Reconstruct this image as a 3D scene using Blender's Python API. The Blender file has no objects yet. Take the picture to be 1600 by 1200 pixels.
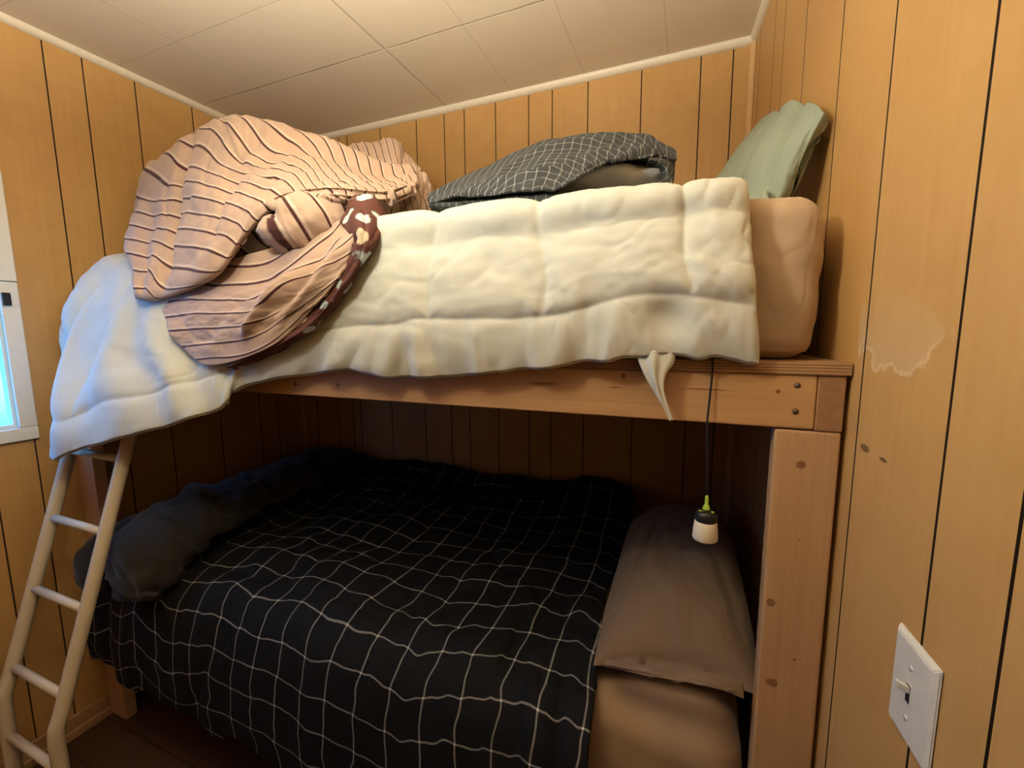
import bpy, bmesh, math, random
import numpy as np
from mathutils import Vector, Matrix

random.seed(4)
SC = bpy.context.scene
COL = SC.collection

# ------------------------------------------------------------------ camera
F_PX = 672.28
CAM_Z = 1.457
PITCH, ROLL, YAW = -0.124937, 0.0067766, 0.3844016


def rot_cam():
    rx = Matrix.Rotation(PITCH, 3, 'X')
    ry = Matrix.Rotation(ROLL, 3, 'Y')
    rz = Matrix.Rotation(YAW, 3, 'Z')
    return rz @ ry @ rx


RC = rot_cam()
cam_data = bpy.data.cameras.new('camera')
cam_data.sensor_width = 36.0
cam_data.lens = 36.0 * F_PX / 1600.0
cam_data.clip_start = 0.02
cam = bpy.data.objects.new('camera', cam_data)
COL.objects.link(cam)
m3 = Matrix((RC @ Vector((1, 0, 0)), RC @ Vector((0, 0, 1)), RC @ Vector((0, -1, 0)))).transposed()
cam.matrix_world = Matrix.Translation((0, 0, CAM_Z)) @ m3.to_4x4()
SC.camera = cam


def at(u, v, Y):
    """point of the room at depth Y (metres from the camera towards the rear wall) seen at photo pixel u, v"""
    d = RC @ Vector(((u - 800) / F_PX, 1.0, -(v - 600) / F_PX))
    d = d * (Y / d.y)
    return np.array((d.x, d.y, d.z + CAM_Z))


# ------------------------------------------------------------------ object helpers
def link(o, parent=None):
    COL.objects.link(o)
    if parent is not None:
        o.parent = parent
    return o


def tag(o, label=None, cat=None, group=None, kind=None):
    if label: o['label'] = label
    if cat: o['category'] = cat
    if group: o['group'] = group
    if kind: o['kind'] = kind
    return o


def empty(name, loc=(0, 0, 0), rz=0.0):
    o = bpy.data.objects.new(name, None)
    o.location = loc
    o.rotation_euler = (0, 0, rz)
    o.empty_display_size = 0.05
    return link(o)


def mesh_obj(name, verts, faces, mat, parent=None, smooth=True, uvs=None, mats=None, fmat=None):
    me = bpy.data.meshes.new(name)
    me.from_pydata([tuple(map(float, v)) for v in verts], [], [tuple(int(i) for i in f) for f in faces])
    ml = mats if mats else [mat]
    for m in ml:
        me.materials.append(m)
    if fmat is not None:
        me.polygons.foreach_set('material_index', np.array(fmat, dtype=np.int32))
    if smooth:
        me.polygons.foreach_set('use_smooth', [True] * len(me.polygons))
    if uvs is not None:
        l = me.uv_layers.new(name='UVMap')
        vi = np.zeros(len(me.loops), dtype=np.int32)
        me.loops.foreach_get('vertex_index', vi)
        l.data.foreach_set('uv', np.asarray(uvs, dtype=np.float32)[vi].ravel())
    me.update()
    o = bpy.data.objects.new(name, me)
    return link(o, parent)


def bm_obj(name, bm, mat, parent=None, smooth=False):
    me = bpy.data.meshes.new(name)
    bmesh.ops.recalc_face_normals(bm, faces=bm.faces)
    bm.to_mesh(me)
    bm.free()
    me.materials.append(mat)
    if smooth:
        me.polygons.foreach_set('use_smooth', [True] * len(me.polygons))
    o = bpy.data.objects.new(name, me)
    return link(o, parent)


def add_box(bm, lo, hi, bev=0.0, seg=2):
    r = bmesh.ops.create_cube(bm, size=1.0)
    vs = r['verts']
    for v in vs:
        v.co = Vector([lo[i] + (v.co[i] + 0.5) * (hi[i] - lo[i]) for i in range(3)])
    if bev > 0:
        es = list({e for v in vs for e in v.link_edges})
        bmesh.ops.bevel(bm, geom=es, offset=bev, segments=seg, profile=0.5, affect='EDGES')
    return vs


def box(name, lo, hi, mat, parent=None, bev=0.002, seg=2):
    bm = bmesh.new()
    add_box(bm, lo, hi, bev, seg)
    return bm_obj(name, bm, mat, parent)


def tube_mesh(path, radii, n=16, closed_ends=True):
    """swept tube along a path, returns verts, faces"""
    P = [Vector(p) for p in path]
    if not hasattr(radii, '__len__'):
        radii = [radii] * len(P)
    T = []
    for i in range(len(P)):
        a = P[max(i - 1, 0)]; b = P[min(i + 1, len(P) - 1)]
        T.append((b - a).normalized())
    up = Vector((0, 0, 1)) if abs(T[0].z) < 0.9 else Vector((1, 0, 0))
    nrm = (up - T[0] * up.dot(T[0])).normalized()
    V, Fc = [], []
    for i, p in enumerate(P):
        nrm = (nrm - T[i] * nrm.dot(T[i])).normalized()
        b = T[i].cross(nrm)
        for k in range(n):
            a = 2 * math.pi * k / n
            V.append(p + (nrm * math.cos(a) + b * math.sin(a)) * radii[i])
    for i in range(len(P) - 1):
        for k in range(n):
            k2 = (k + 1) % n
            Fc.append((i * n + k, i * n + k2, (i + 1) * n + k2, (i + 1) * n + k))
    if closed_ends:
        Fc.append(tuple(reversed(range(n))))
        Fc.append(tuple(range((len(P) - 1) * n, len(P) * n)))
    return V, Fc


def tube(name, path, r, mat, parent=None, n=16):
    V, Fc = tube_mesh(path, r, n)
    return mesh_obj(name, V, Fc, mat, parent)


def lathe(name, prof, loc, mat, parent=None, n=32):
    """revolve (r, z) pairs about a vertical axis through loc"""
    V, Fc = [], []
    for (r, z) in prof:
        for k in range(n):
            a = 2 * math.pi * k / n
            V.append((loc[0] + r * math.cos(a), loc[1] + r * math.sin(a), loc[2] + z))
    for i in range(len(prof) - 1):
        for k in range(n):
            k2 = (k + 1) % n
            Fc.append((i * n + k, i * n + k2, (i + 1) * n + k2, (i + 1) * n + k))
    if prof[0][0] > 1e-6: Fc.append(tuple(reversed(range(n))))
    if prof[-1][0] > 1e-6: Fc.append(tuple(range((len(prof) - 1) * n, len(prof) * n)))
    return mesh_obj(name, V, Fc, mat, parent)


# ------------------------------------------------------------------ numpy noise
def _hash(ix, iy, seed):
    h = (ix.astype(np.int64) * 374761393 + iy.astype(np.int64) * 668265263 + seed * 974711) & 0x7fffffff
    h = ((h ^ (h >> 13)) * 1274126177) & 0x7fffffff
    return ((h ^ (h >> 16)) & 0xffff) / 65535.0


def vnoise(x, y, seed=0):
    x = np.asarray(x, float); y = np.asarray(y, float)
    ix = np.floor(x); iy = np.floor(y)
    fx = x - ix; fy = y - iy
    sx = fx * fx * fx * (fx * (fx * 6 - 15) + 10); sy = fy * fy * fy * (fy * (fy * 6 - 15) + 10)
    a = _hash(ix, iy, seed); b = _hash(ix + 1, iy, seed); c = _hash(ix, iy + 1, seed); d = _hash(ix + 1, iy + 1, seed)
    return ((a * (1 - sx) + b * sx) * (1 - sy) + (c * (1 - sx) + d * sx) * sy) * 2 - 1


def fbm(x, y, seed=0, octs=3, gain=0.5):
    r = 0; a = 1.0
    for k in range(octs):
        r = r + a * vnoise(x * 2 ** k, y * 2 ** k, seed + 17 * k)
        a *= gain
    return r


def ridged(x, y, seed=0):
    """sharp creases: 1 on the crease, falling off both sides"""
    return 1 - np.clip(np.abs(vnoise(x, y, seed)) * 2.2, 0, 1)


# ------------------------------------------------------------------ cloth patches
def cr_weights(n, m):
    """uniform cubic interpolation of n control values at m samples -> matrix m x n"""
    W = np.zeros((m, n))
    for j, t in enumerate(np.linspace(0, n - 1, m)):
        i = min(int(t), n - 2); f = t - i
        w = (-0.5 * f ** 3 + f ** 2 - 0.5 * f, 1.5 * f ** 3 - 2.5 * f ** 2 + 1, -1.5 * f ** 3 + 2 * f ** 2 + 0.5 * f, 0.5 * f ** 3 - 0.5 * f ** 2)
        for k, ww in zip((i - 1, i, i + 1, i + 2), w):
            if k < 0:
                W[j, 0] += 2 * ww; W[j, 1] -= ww
            elif k > n - 1:
                W[j, n - 1] += 2 * ww; W[j, n - 2] -= ww
            else:
                W[j, k] += ww
    return W


def grid_normals(P):
    du = np.gradient(P, axis=1); dv = np.gradient(P, axis=0)
    n = np.cross(du, dv)
    l = np.linalg.norm(n, axis=2, keepdims=True)
    return n / np.maximum(l, 1e-9)


def smooth_grid(P, it=1):
    for _ in range(it):
        Q = P.copy()
        Q[1:-1] = (P[:-2] + 2 * P[1:-1] + P[2:]) / 4
        P = Q.copy()
        P[:, 1:-1] = (Q[:, :-2] + 2 * Q[:, 1:-1] + Q[:, 2:]) / 4
    return P


def fine_grid(ctrl, nu, nv):
    """ctrl: rows x cols x k control values -> nv x nu x k, plus S, T in control units"""
    A = np.asarray(ctrl, float)
    Wv = cr_weights(A.shape[0], nv); Wu = cr_weights(A.shape[1], nu)
    G = np.einsum('ij,jkc->ikc', Wv, A)
    G = np.einsum('ij,kjc->kic', Wu, G)
    S, T = np.meshgrid(np.linspace(0, A.shape[1] - 1, nu), np.linspace(0, A.shape[0] - 1, nv))
    return G, S, T


def grid_faces(nv, nu, off=0, flip=False):
    i = np.arange(nv - 1)[:, None] * nu + np.arange(nu - 1)[None, :] + off
    f = np.stack((i, i + 1, i + nu + 1, i + nu), axis=-1).reshape(-1, 4)
    return f[:, ::-1] if flip else f


def arc_uv(P):
    du = np.linalg.norm(np.diff(P, axis=1), axis=2); dv = np.linalg.norm(np.diff(P, axis=0), axis=2)
    U = np.concatenate((np.zeros((P.shape[0], 1)), np.cumsum(du, axis=1)), axis=1)
    V = np.concatenate((np.zeros((1, P.shape[1])), np.cumsum(dv, axis=0)), axis=0)
    return np.stack((U, V), axis=-1)


def toward_cam(P):
    n = grid_normals(P)
    c = P.reshape(-1, 3).mean(0)
    view = np.array((0, 0, CAM_Z)) - P
    s = np.sign((n * view).sum(axis=2).sum())
    return n * (s if s != 0 else 1.0), s


def sheet(name, P, mat, parent=None, uv=None, thick=0.012, mats=None, bulge=None):
    """a closed cloth sheet: outer grid P, inner copy pushed away from the camera side, rims joined.
    bulge: array (nv x nu) of local thickness instead of a constant"""
    nv, nu = P.shape[:2]
    n, s = toward_cam(P)
    th = bulge[..., None] if bulge is not None else thick
    Q = P - n * th
    V = np.concatenate((P.reshape(-1, 3), Q.reshape(-1, 3)))
    N = nv * nu
    F1 = grid_faces(nv, nu, 0, flip=(s < 0))
    F2 = grid_faces(nv, nu, N, flip=(s > 0))
    rim = [j for j in range(nu)] + [i * nu + nu - 1 for i in range(1, nv)] + \
          [(nv - 1) * nu + j for j in range(nu - 2, -1, -1)] + [i * nu for i in range(nv - 2, 0, -1)]
    R = []
    for a, b in zip(rim, rim[1:] + rim[:1]):
        R.append((a, a + N, b + N, b) if s > 0 else (a, b, b + N, a + N))
    Fc = [tuple(f) for f in F1] + [tuple(f) for f in F2] + R
    uvs = None
    if uv is not None:
        uvs = np.concatenate((uv.reshape(-1, 2), uv.reshape(-1, 2)))
    fm = None
    if mats is not None:
        fm = [0] * len(F1) + [1] * len(F2) + [0] * len(R)
    return mesh_obj(name, V, Fc, mat, parent, True, uvs, mats, fm)


def at_rows(rows):
    """rows of (u, v, Y, extra...) -> control array (x, y, z, extra...)"""
    out = []
    for r in rows:
        out.append([np.concatenate((at(*q[:3]), np.array(q[3:], float))) for q in r])
    return np.array(out)


# ------------------------------------------------------------------ material helpers
class MT:
    def __init__(self, name):
        self.m = bpy.data.materials.new(name)
        self.m.use_nodes = True
        self.nt = self.m.node_tree
        self.b = self.nt.nodes['Principled BSDF']
        self.out = self.nt.nodes['Material Output']

    def n(self, t, **kw):
        x = self.nt.nodes.new(t)
        for k, v in kw.items():
            setattr(x, k, v)
        return x

    def l(self, a, b):
        self.nt.links.new(a, b)

    def val(self, x, sock):
        if hasattr(x, 'is_output'):
            self.l(x, sock)
        else:
            sock.default_value = x

    def math(self, op, a, b=0.0, c=0.0, clamp=False):
        x = self.n('ShaderNodeMath', operation=op)
        x.use_clamp = clamp
        self.val(a, x.inputs[0]); self.val(b, x.inputs[1]); self.val(c, x.inputs[2])
        return x.outputs[0]

    def mix(self, f, a, b):
        x = self.n('ShaderNodeMix', data_type='RGBA')
        self.val(f, x.inputs[0])
        for s, v in ((x.inputs[6], a), (x.inputs[7], b)):
            if hasattr(v, 'is_output'): self.l(v, s)
            else: s.default_value = (*v, 1) if len(v) == 3 else v
        return x.outputs[2]

    def ramp(self, f, stops):
        x = self.n('ShaderNodeValToRGB')
        while len(x.color_ramp.elements) < len(stops):
            x.color_ramp.elements.new(0.5)
        for e, (p, c) in zip(x.color_ramp.elements, stops):
            e.position = p
            e.color = (*c, 1) if len(c) == 3 else c
        self.l(f, x.inputs[0])
        return x.outputs[0]

    def coord(self, which='Object', scale=None, loc=None):
        t = self.n('ShaderNodeTexCoord').outputs[which]
        if scale is not None or loc is not None:
            mp = self.n('ShaderNodeMapping')
            if scale: mp.inputs['Scale'].default_value = scale
            if loc: mp.inputs['Location'].default_value = loc
            self.l(t, mp.inputs[0])
            t = mp.outputs[0]
        return t

    def noise(self, vec, scale, detail=3, rough=0.5, dist=0.0):
        x = self.n('ShaderNodeTexNoise')
        x.inputs['Scale'].default_value = scale
        x.inputs['Detail'].default_value = detail
        x.inputs['Roughness'].default_value = rough
        x.inputs['Distortion'].default_value = dist
        self.l(vec, x.inputs['Vector'])
        return x.outputs['Fac']

    def sep(self, vec):
        x = self.n('ShaderNodeSeparateXYZ')
        self.l(vec, x.inputs[0])
        return x.outputs

    def bump(self, h, strength=0.3, dist=0.002):
        x = self.n('ShaderNodeBump')
        x.inputs['Strength'].default_value = strength
        x.inputs['Distance'].default_value = dist
        self.l(h, x.inputs['Height'])
        self.l(x.outputs[0], self.b.inputs['Normal'])

    def set(self, color=None, rough=0.6, spec=0.4):
        if color is not None: self.val(color if hasattr(color, 'is_output') else (*color, 1), self.b.inputs['Base Color'])
        self.val(rough, self.b.inputs['Roughness'])
        self.b.inputs['Specular IOR Level'].default_value = spec
        return self.m


def plain(name, c, rough=0.5, spec=0.4, nscale=60, namp=0.08, bump=0.0):
    t = MT(name)
    co = t.coord()
    f = t.noise(co, nscale, 3)
    col = t.mix(f, tuple(x * (1 - namp) for x in c), tuple(min(1, x * (1 + namp)) for x in c))
    if bump: t.bump(f, bump, 0.001)
    return t.set(col, rough, spec)


def line_dist(t, x):
    """distance of x from the nearest integer, 0..0.5"""
    return t.math('ABSOLUTE', t.math('SUBTRACT', x, t.math('ROUND', x)))


# --- wood panelling (local x along the wall, z up)
PANEL_A = (0.435, 0.236, 0.078)
PANEL_B = (0.580, 0.352, 0.130)


def panel_material(name, seed, patch=False, tint=1.0):
    t = MT(name)
    co = t.coord('Object', loc=(seed * 3.7, 0, seed * 1.3))
    st = t.n('ShaderNodeMapping'); st.inputs['Scale'].default_value = (26, 1, 1.1)
    t.l(co, st.inputs[0])
    g1 = t.noise(st.outputs[0], 3.0, 5, 0.6, 0.6)
    st2 = t.n('ShaderNodeMapping'); st2.inputs['Scale'].default_value = (150, 1, 5)
    t.l(co, st2.inputs[0])
    g2 = t.noise(st2.outputs[0], 3.0, 3)
    big = t.noise(co, 2.3, 2)
    fig = t.noise(co, 9.0, 2, 0.5, 2.0)
    f = t.math('ADD', t.math('MULTIPLY', g1, 0.40), t.math('ADD', t.math('MULTIPLY', g2, 0.10), t.math('ADD', t.math('MULTIPLY', big, 0.45), t.math('MULTIPLY', fig, 0.30))))
    f = t.math('MULTIPLY_ADD', f, 1.7, -0.56, True)
    a = tuple(x * tint for x in PANEL_A); b = tuple(x * tint for x in PANEL_B)
    col = t.mix(f, a, b)
    # small dark flecks in the veneer
    fl = t.n('ShaderNodeMapping'); fl.inputs['Scale'].default_value = (1, 1, 0.35); t.l(co, fl.inputs[0])
    fk = t.noise(fl.outputs[0], 38, 2)
    fkm = t.math('MULTIPLY_ADD', fk, 9, -6.6, True)
    col = t.mix(t.math('MULTIPLY', fkm, 0.45), col, (0.16, 0.055, 0.012))
    rough = t.math('MULTIPLY_ADD', f, 0.15, 0.36)
    if patch:
        ob = t.coord('Object')
        x, y, z = t.sep(ob)
        nz = t.math('MULTIPLY', t.math('SUBTRACT', t.noise(ob, 17, 4), 0.5), 0.075)
        dx = t.math('DIVIDE', t.math('SUBTRACT', x, 1.112), 0.098)
        dz = t.math('DIVIDE', t.math('SUBTRACT', z, 1.452), 0.050)
        d = t.math('SQRT', t.math('ADD', t.math('MULTIPLY', dx, dx), t.math('MULTIPLY', dz, dz)))
        d = t.math('ADD', d, t.math('MULTIPLY', nz, 26))
        inside = t.math('MULTIPLY', t.math('MULTIPLY_ADD', d, -7, 7.0, True), t.math('MULTIPLY_ADD', z, -11, 16.7, True))
        rim = t.math('SUBTRACT', 1.0, t.math('MULTIPLY', t.math('ABSOLUTE', t.math('SUBTRACT', d, 0.97)), 9), 0, True)
        rim = t.math('MULTIPLY', rim, t.math('MULTIPLY_ADD', z, -28, 41.0, True))
        ex = t.math('DIVIDE', t.math('SUBTRACT', x, 1.017), 0.013); ez = t.math('DIVIDE', t.math('SUBTRACT', z, 1.456), 0.036)
        e = t.math('ADD', t.math('SQRT', t.math('ADD', t.math('MULTIPLY', ex, ex), t.math('MULTIPLY', ez, ez))), t.math('MULTIPLY', nz, 14))
        inside = t.math('MAXIMUM', inside, t.math('MULTIPLY_ADD', e, -5, 5, True))
        col = t.mix(t.math('MULTIPLY', inside, 0.40), col, (0.60, 0.44, 0.25))
        col = t.mix(t.math('MULTIPLY', rim, 0.6), col, (0.76, 0.60, 0.38))
        rough = t.math('SUBTRACT', rough, t.math('MULTIPLY', inside, 0.06))
        # pencil and knot marks lower down, beside the post
        for (mx, mz, wx, wz) in ((1.062, 1.287, 0.016, 0.006), (1.115, 1.285, 0.014, 0.0035)):
            ax = t.math('DIVIDE', t.math('SUBTRACT', x, mx), wx)
            az = t.math('DIVIDE', t.math('SUBTRACT', z, mz), wz)
            dd = t.math('SQRT', t.math('ADD', t.math('MULTIPLY', ax, ax), t.math('MULTIPLY', az, az)))
            mk = t.math('MULTIPLY_ADD', t.math('ADD', dd, t.math('MULTIPLY', nz, 18)), -3, 3, True)
            col = t.mix(t.math('MULTIPLY', mk, 0.8), col, (0.07, 0.03, 0.015))
    t.bump(g2, 0.12, 0.0006)
    return t.set(col, rough, 0.35)


def pine(name, axis, a=(0.40, 0.225, 0.105), b=(0.60, 0.385, 0.195), knots=(), streaks=()):
    """sawn softwood, grain running along axis (0, 1, 2), knots at object points (x, y, z, r)"""
    t = MT(name)
    ob = t.coord('Object')
    sc = [34, 34, 34]; sc[axis] = 1.1
    mp = t.n('ShaderNodeMapping'); mp.inputs['Scale'].default_value = sc; t.l(ob, mp.inputs[0])
    g = t.noise(mp.outputs[0], 2.0, 4, 0.55, 0.5)
    sc2 = [120, 120, 120]; sc2[axis] = 3
    mp2 = t.n('ShaderNodeMapping'); mp2.inputs['Scale'].default_value = sc2; t.l(ob, mp2.inputs[0])
    g2 = t.noise(mp2.outputs[0], 2.0, 2)
    big = t.noise(ob, 4, 2)
    f = t.math('ADD', t.math('MULTIPLY', g, 0.6), t.math('ADD', t.math('MULTIPLY', g2, 0.25), t.math('MULTIPLY', big, 0.35)))
    f = t.math('MULTIPLY_ADD', f, 1.7, -0.55, True)
    col = t.mix(f, a, b)
    for (kx, ky, kz, r) in knots:
        d = t.n('ShaderNodeVectorMath', operation='DISTANCE')
        t.l(ob, d.inputs[0]); d.inputs[1].default_value = (kx, ky, kz)
        k = t.math('DIVIDE', d.outputs['Value'], r)
        k = t.math('ADD', k, t.math('MULTIPLY', t.math('SUBTRACT', g2, 0.5), 0.5))
        core = t.math('MULTIPLY_ADD', k, -4, 4, True)
        col = t.mix(t.math('MULTIPLY', core, 0.8), col, (0.17, 0.065, 0.025))
    for (kx, kz, wx, wz) in streaks:
        x, y, z = t.sep(ob)
        ax = t.math('DIVIDE', t.math('SUBTRACT', x, kx), wx); az = t.math('DIVIDE', t.math('SUBTRACT', z, kz), wz)
        d = t.math('SQRT', t.math('ADD', t.math('MULTIPLY', ax, ax), t.math('MULTIPLY', az, az)))
        core = t.math('MULTIPLY_ADD', t.math('ADD', d, t.math('MULTIPLY', t.math('SUBTRACT', g, 0.5), 1.2)), -2.2, 2.2, True)
        col = t.mix(t.math('MULTIPLY', core, 0.75), col, (0.22, 0.07, 0.03))
    t.bump(g2, 0.15, 0.0008)
    return t.set(col, 0.62, 0.25)


def fabric_bump(t, co, w, wb, wrinkle):
    """fine weave on top of soft creases"""
    mp = t.n('ShaderNodeMapping'); mp.inputs['Scale'].default_value = (1.0, 1.0, 0.6); t.l(co, mp.inputs[0])
    cr = t.noise(mp.outputs[0], 9, 2, 0.45, 1.2)
    cr = t.math('ABSOLUTE', t.math('SUBTRACT', cr, 0.5))
    b1 = t.n('ShaderNodeBump'); b1.inputs['Strength'].default_value = wrinkle; b1.inputs['Distance'].default_value = 0.02
    t.l(cr, b1.inputs['Height'])
    b2 = t.n('ShaderNodeBump'); b2.inputs['Strength'].default_value = wb; b2.inputs['Distance'].default_value = 0.0006
    t.l(w, b2.inputs['Height']); t.l(b1.outputs[0], b2.inputs['Normal'])
    t.l(b2.outputs[0], t.b.inputs['Normal'])


def fabric(name, c, rough=0.85, var=0.06, weave=900, wb=0.15, sheen=0.15, wrinkle=0.3):
    t = MT(name)
    co = t.coord('Object')
    f = t.noise(co, 18, 3)
    w = t.noise(co, weave, 1)
    k = t.math('ADD', t.math('MULTIPLY', f, 0.6), t.math('MULTIPLY', w, 0.4))
    col = t.mix(k, tuple(x * (1 - var) for x in c), tuple(min(1, x * (1 + var)) for x in c))
    fabric_bump(t, co, w, wb, wrinkle)
    t.b.inputs['Sheen Weight'].default_value = sheen
    t.b.inputs['Sheen Roughness'].default_value = 0.5
    return t.set(col, rough, 0.2)


def uv_xy(t):
    x, y, z = t.sep(t.coord('UV'))
    return x, y


def stripe_fabric(name):
    """pale rose-tan cotton with thin dark brown lines and a fainter light line beside each (uv.y counts stripes)"""
    t = MT(name)
    x, y = uv_xy(t)
    co = t.coord('Object')
    w = t.noise(co, 800, 1)
    f = t.noise(co, 14, 3)
    base = t.mix(f, (0.41, 0.282, 0.208), (0.495, 0.355, 0.275))
    d = line_dist(t, y)
    dark = t.math('MULTIPLY_ADD', d, -40, 3.0, True)
    y2 = t.math('ADD', y, 0.13)
    d2 = line_dist(t, y2)
    light = t.math('MULTIPLY_ADD', d2, -40, 2.6, True)
    col = t.mix(t.math('MULTIPLY', light, 0.45), base, (0.74, 0.62, 0.52))
    col = t.mix(dark, col, (0.060, 0.018, 0.018))
    fabric_bump(t, co, w, 0.12, 0.3)
    t.b.inputs['Sheen Weight'].default_value = 0.1
    return t.set(col, 0.8, 0.2)


def plaid_fabric(name, base, line, wx, wy, alpha=0.85, cross=(1, 1, 1), rough=0.85, breakup=0.0, sheen=0.0):
    """thin crossing lines on a dark ground, uv counts squares"""
    t = MT(name)
    x, y = uv_xy(t)
    co = t.coord('Object')
    w = t.noise(co, 700, 1)
    dx = line_dist(t, x); dy = line_dist(t, y)
    mx = t.math('MULTIPLY_ADD', dx, -1.0 / wx * 1.2, 1.7, True)
    my = t.math('MULTIPLY_ADD', dy, -1.0 / wy * 1.2, 1.7, True)
    if breakup:
        br = t.math('MULTIPLY_ADD', t.noise(co, 160, 2), breakup, 1 - breakup * 0.62, True)
        mx = t.math('MULTIPLY', mx, br); my = t.math('MULTIPLY', my, br)
    f = t.noise(co, 25, 2)
    b = t.mix(f, tuple(v * 0.8 for v in base), tuple(v * 1.2 for v in base))
    any_ = t.math('MAXIMUM', mx, my)
    col = t.mix(t.math('MULTIPLY', any_, alpha), b, line)
    col = t.mix(t.math('MULTIPLY', mx, my), col, cross)
    fabric_bump(t, co, w, 0.15, 0.35)
    t.b.inputs['Sheen Weight'].default_value = sheen
    return t.set(col, rough, 0.12)


M = {}
M['panel_back'] = panel_material('back_wall_veneer', 1.0)
M['panel_left'] = panel_material('left_wall_veneer', 2.0)
M['panel_right'] = panel_material('right_wall_veneer', 3.0, True)
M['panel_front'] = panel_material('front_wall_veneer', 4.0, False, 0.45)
M['groove'] = plain('groove_black', (0.030, 0.016, 0.009), 0.7)
M['trim_white'] = plain('cream_moulding', (0.72, 0.64, 0.50), 0.45)
M['trim_wood'] = pine('corner_moulding_wood', 2, (0.55, 0.33, 0.14), (0.68, 0.43, 0.20))
M['casing'] = plain('white_window_paint', (0.74, 0.74, 0.70), 0.4, nscale=30, namp=0.04)
M['ply_face'] = pine('plywood_face', 0, (0.42, 0.25, 0.12), (0.56, 0.36, 0.18))
M['rail'] = pine('rail_softwood', 0, (0.42, 0.230, 0.098), (0.58, 0.350, 0.165),
                 knots=((0.166, 0.80, 1.366, 0.006), (0.166, 0.80, 1.324, 0.006), (-0.92, 0.80, 1.325, 0.008), (-0.78, 0.80, 1.327, 0.006), (-0.105, 0.80, 1.372, 0.005), (0.14, 0.80, 1.355, 0.004)),
                 streaks=((-0.26, 1.352, 0.035, 0.0035), (-0.12, 1.351, 0.018, 0.002), (0.03, 1.354, 0.05, 0.0022)))
M['post'] = pine('post_softwood', 2, (0.42, 0.240, 0.118), (0.57, 0.360, 0.195),
                 knots=((0.1795, 0.80, 1.237, 0.0075), (0.152, 0.80, 0.990, 0.008), (0.162, 0.80, 0.842, 0.0095), (0.192, 0.80, 0.895, 0.003), (0.185, 0.80, 1.11, 0.002)))
M['left_post'] = pine('left_post_softwood', 2, (0.44, 0.235, 0.135), (0.56, 0.33, 0.20))
M['joist_end'] = pine('end_grain', 1, (0.25, 0.125, 0.058), (0.42, 0.235, 0.115))
M['base_wood'] = pine('platform_softwood', 0, (0.46, 0.29, 0.13), (0.62, 0.42, 0.21))
M['baseboard'] = pine('baseboard_wood', 1, (0.30, 0.17, 0.085), (0.42, 0.25, 0.13))
M['white_cloth'] = fabric('off_white_comforter', (0.545, 0.565, 0.520), 0.85, 0.03, 500, 0.2, 0.15)
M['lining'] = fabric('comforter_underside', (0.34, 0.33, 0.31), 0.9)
M['sheet_tan'] = fabric('tan_fitted_sheet', (0.45, 0.335, 0.225), 0.8, 0.06, 900, 0.15, 0.1, 0.5)
M['sheet_brown'] = fabric('brown_fitted_sheet', (0.30, 0.200, 0.125), 0.8)
M['pillow_brown'] = fabric('brown_pillowcase', (0.190, 0.128, 0.084), 0.8)
M['pillow_green'] = fabric('sage_pillowcase', (0.255, 0.305, 0.240), 0.8)
M['stuffing'] = fabric('white_pillow_ticking', (0.62, 0.62, 0.60), 0.9)
M['stripes'] = stripe_fabric('striped_cotton')
M['plaid_black'] = plaid_fabric('black_windowpane_check', (0.0075, 0.0075, 0.0085), (0.40, 0.39, 0.37), 0.021, 0.021, 0.50, (0.75, 0.74, 0.70), 0.8, 0.75)
M['plaid_grey'] = plaid_fabric('charcoal_check', (0.056, 0.062, 0.066), (0.46, 0.48, 0.48), 0.05, 0.045, 0.40, (0.5, 0.5, 0.5), 0.9, 0.9)
M['fleece'] = fabric('black_fleece', (0.024, 0.020, 0.017), 1.0, 0.25, 260, 0.6, 0.12)
M['ladder'] = plain('cream_enamelled_steel', (0.56, 0.47, 0.34), 0.42, 0.45, 25, 0.05)
M['lamp_white'] = plain('white_frosted_plastic', (0.72, 0.66, 0.54), 0.35)
M['black_plastic'] = plain('black_plastic', (0.012, 0.012, 0.013), 0.4)
M['lime_plastic'] = plain('lime_green_plastic', (0.36, 0.50, 0.05), 0.4)
M['switch_white'] = plain('white_switch_plastic', (0.62, 0.61, 0.57), 0.32, 0.5, 20, 0.02)
M['dark_slot'] = plain('dark_slot', (0.02, 0.018, 0.015), 0.7)
M['screw'] = plain('dark_screw_steel', (0.10, 0.08, 0.06), 0.4)


def ply_edge():
    t = MT('plywood_edge')
    ob = t.coord('Object')
    x, y, z = t.sep(ob)
    n = t.noise(ob, 40, 3)
    k = t.math('MULTIPLY', t.math('ADD', z, t.math('MULTIPLY', n, 0.0012)), 210)
    f = line_dist(t, k)
    col = t.ramp(t.math('MULTIPLY', f, 2), [(0.0, (0.15, 0.072, 0.03)), (0.35, (0.30, 0.16, 0.075)), (1.0, (0.48, 0.30, 0.155))])
    return t.set(col, 0.7, 0.2)


M['ply'] = ply_edge()


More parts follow.
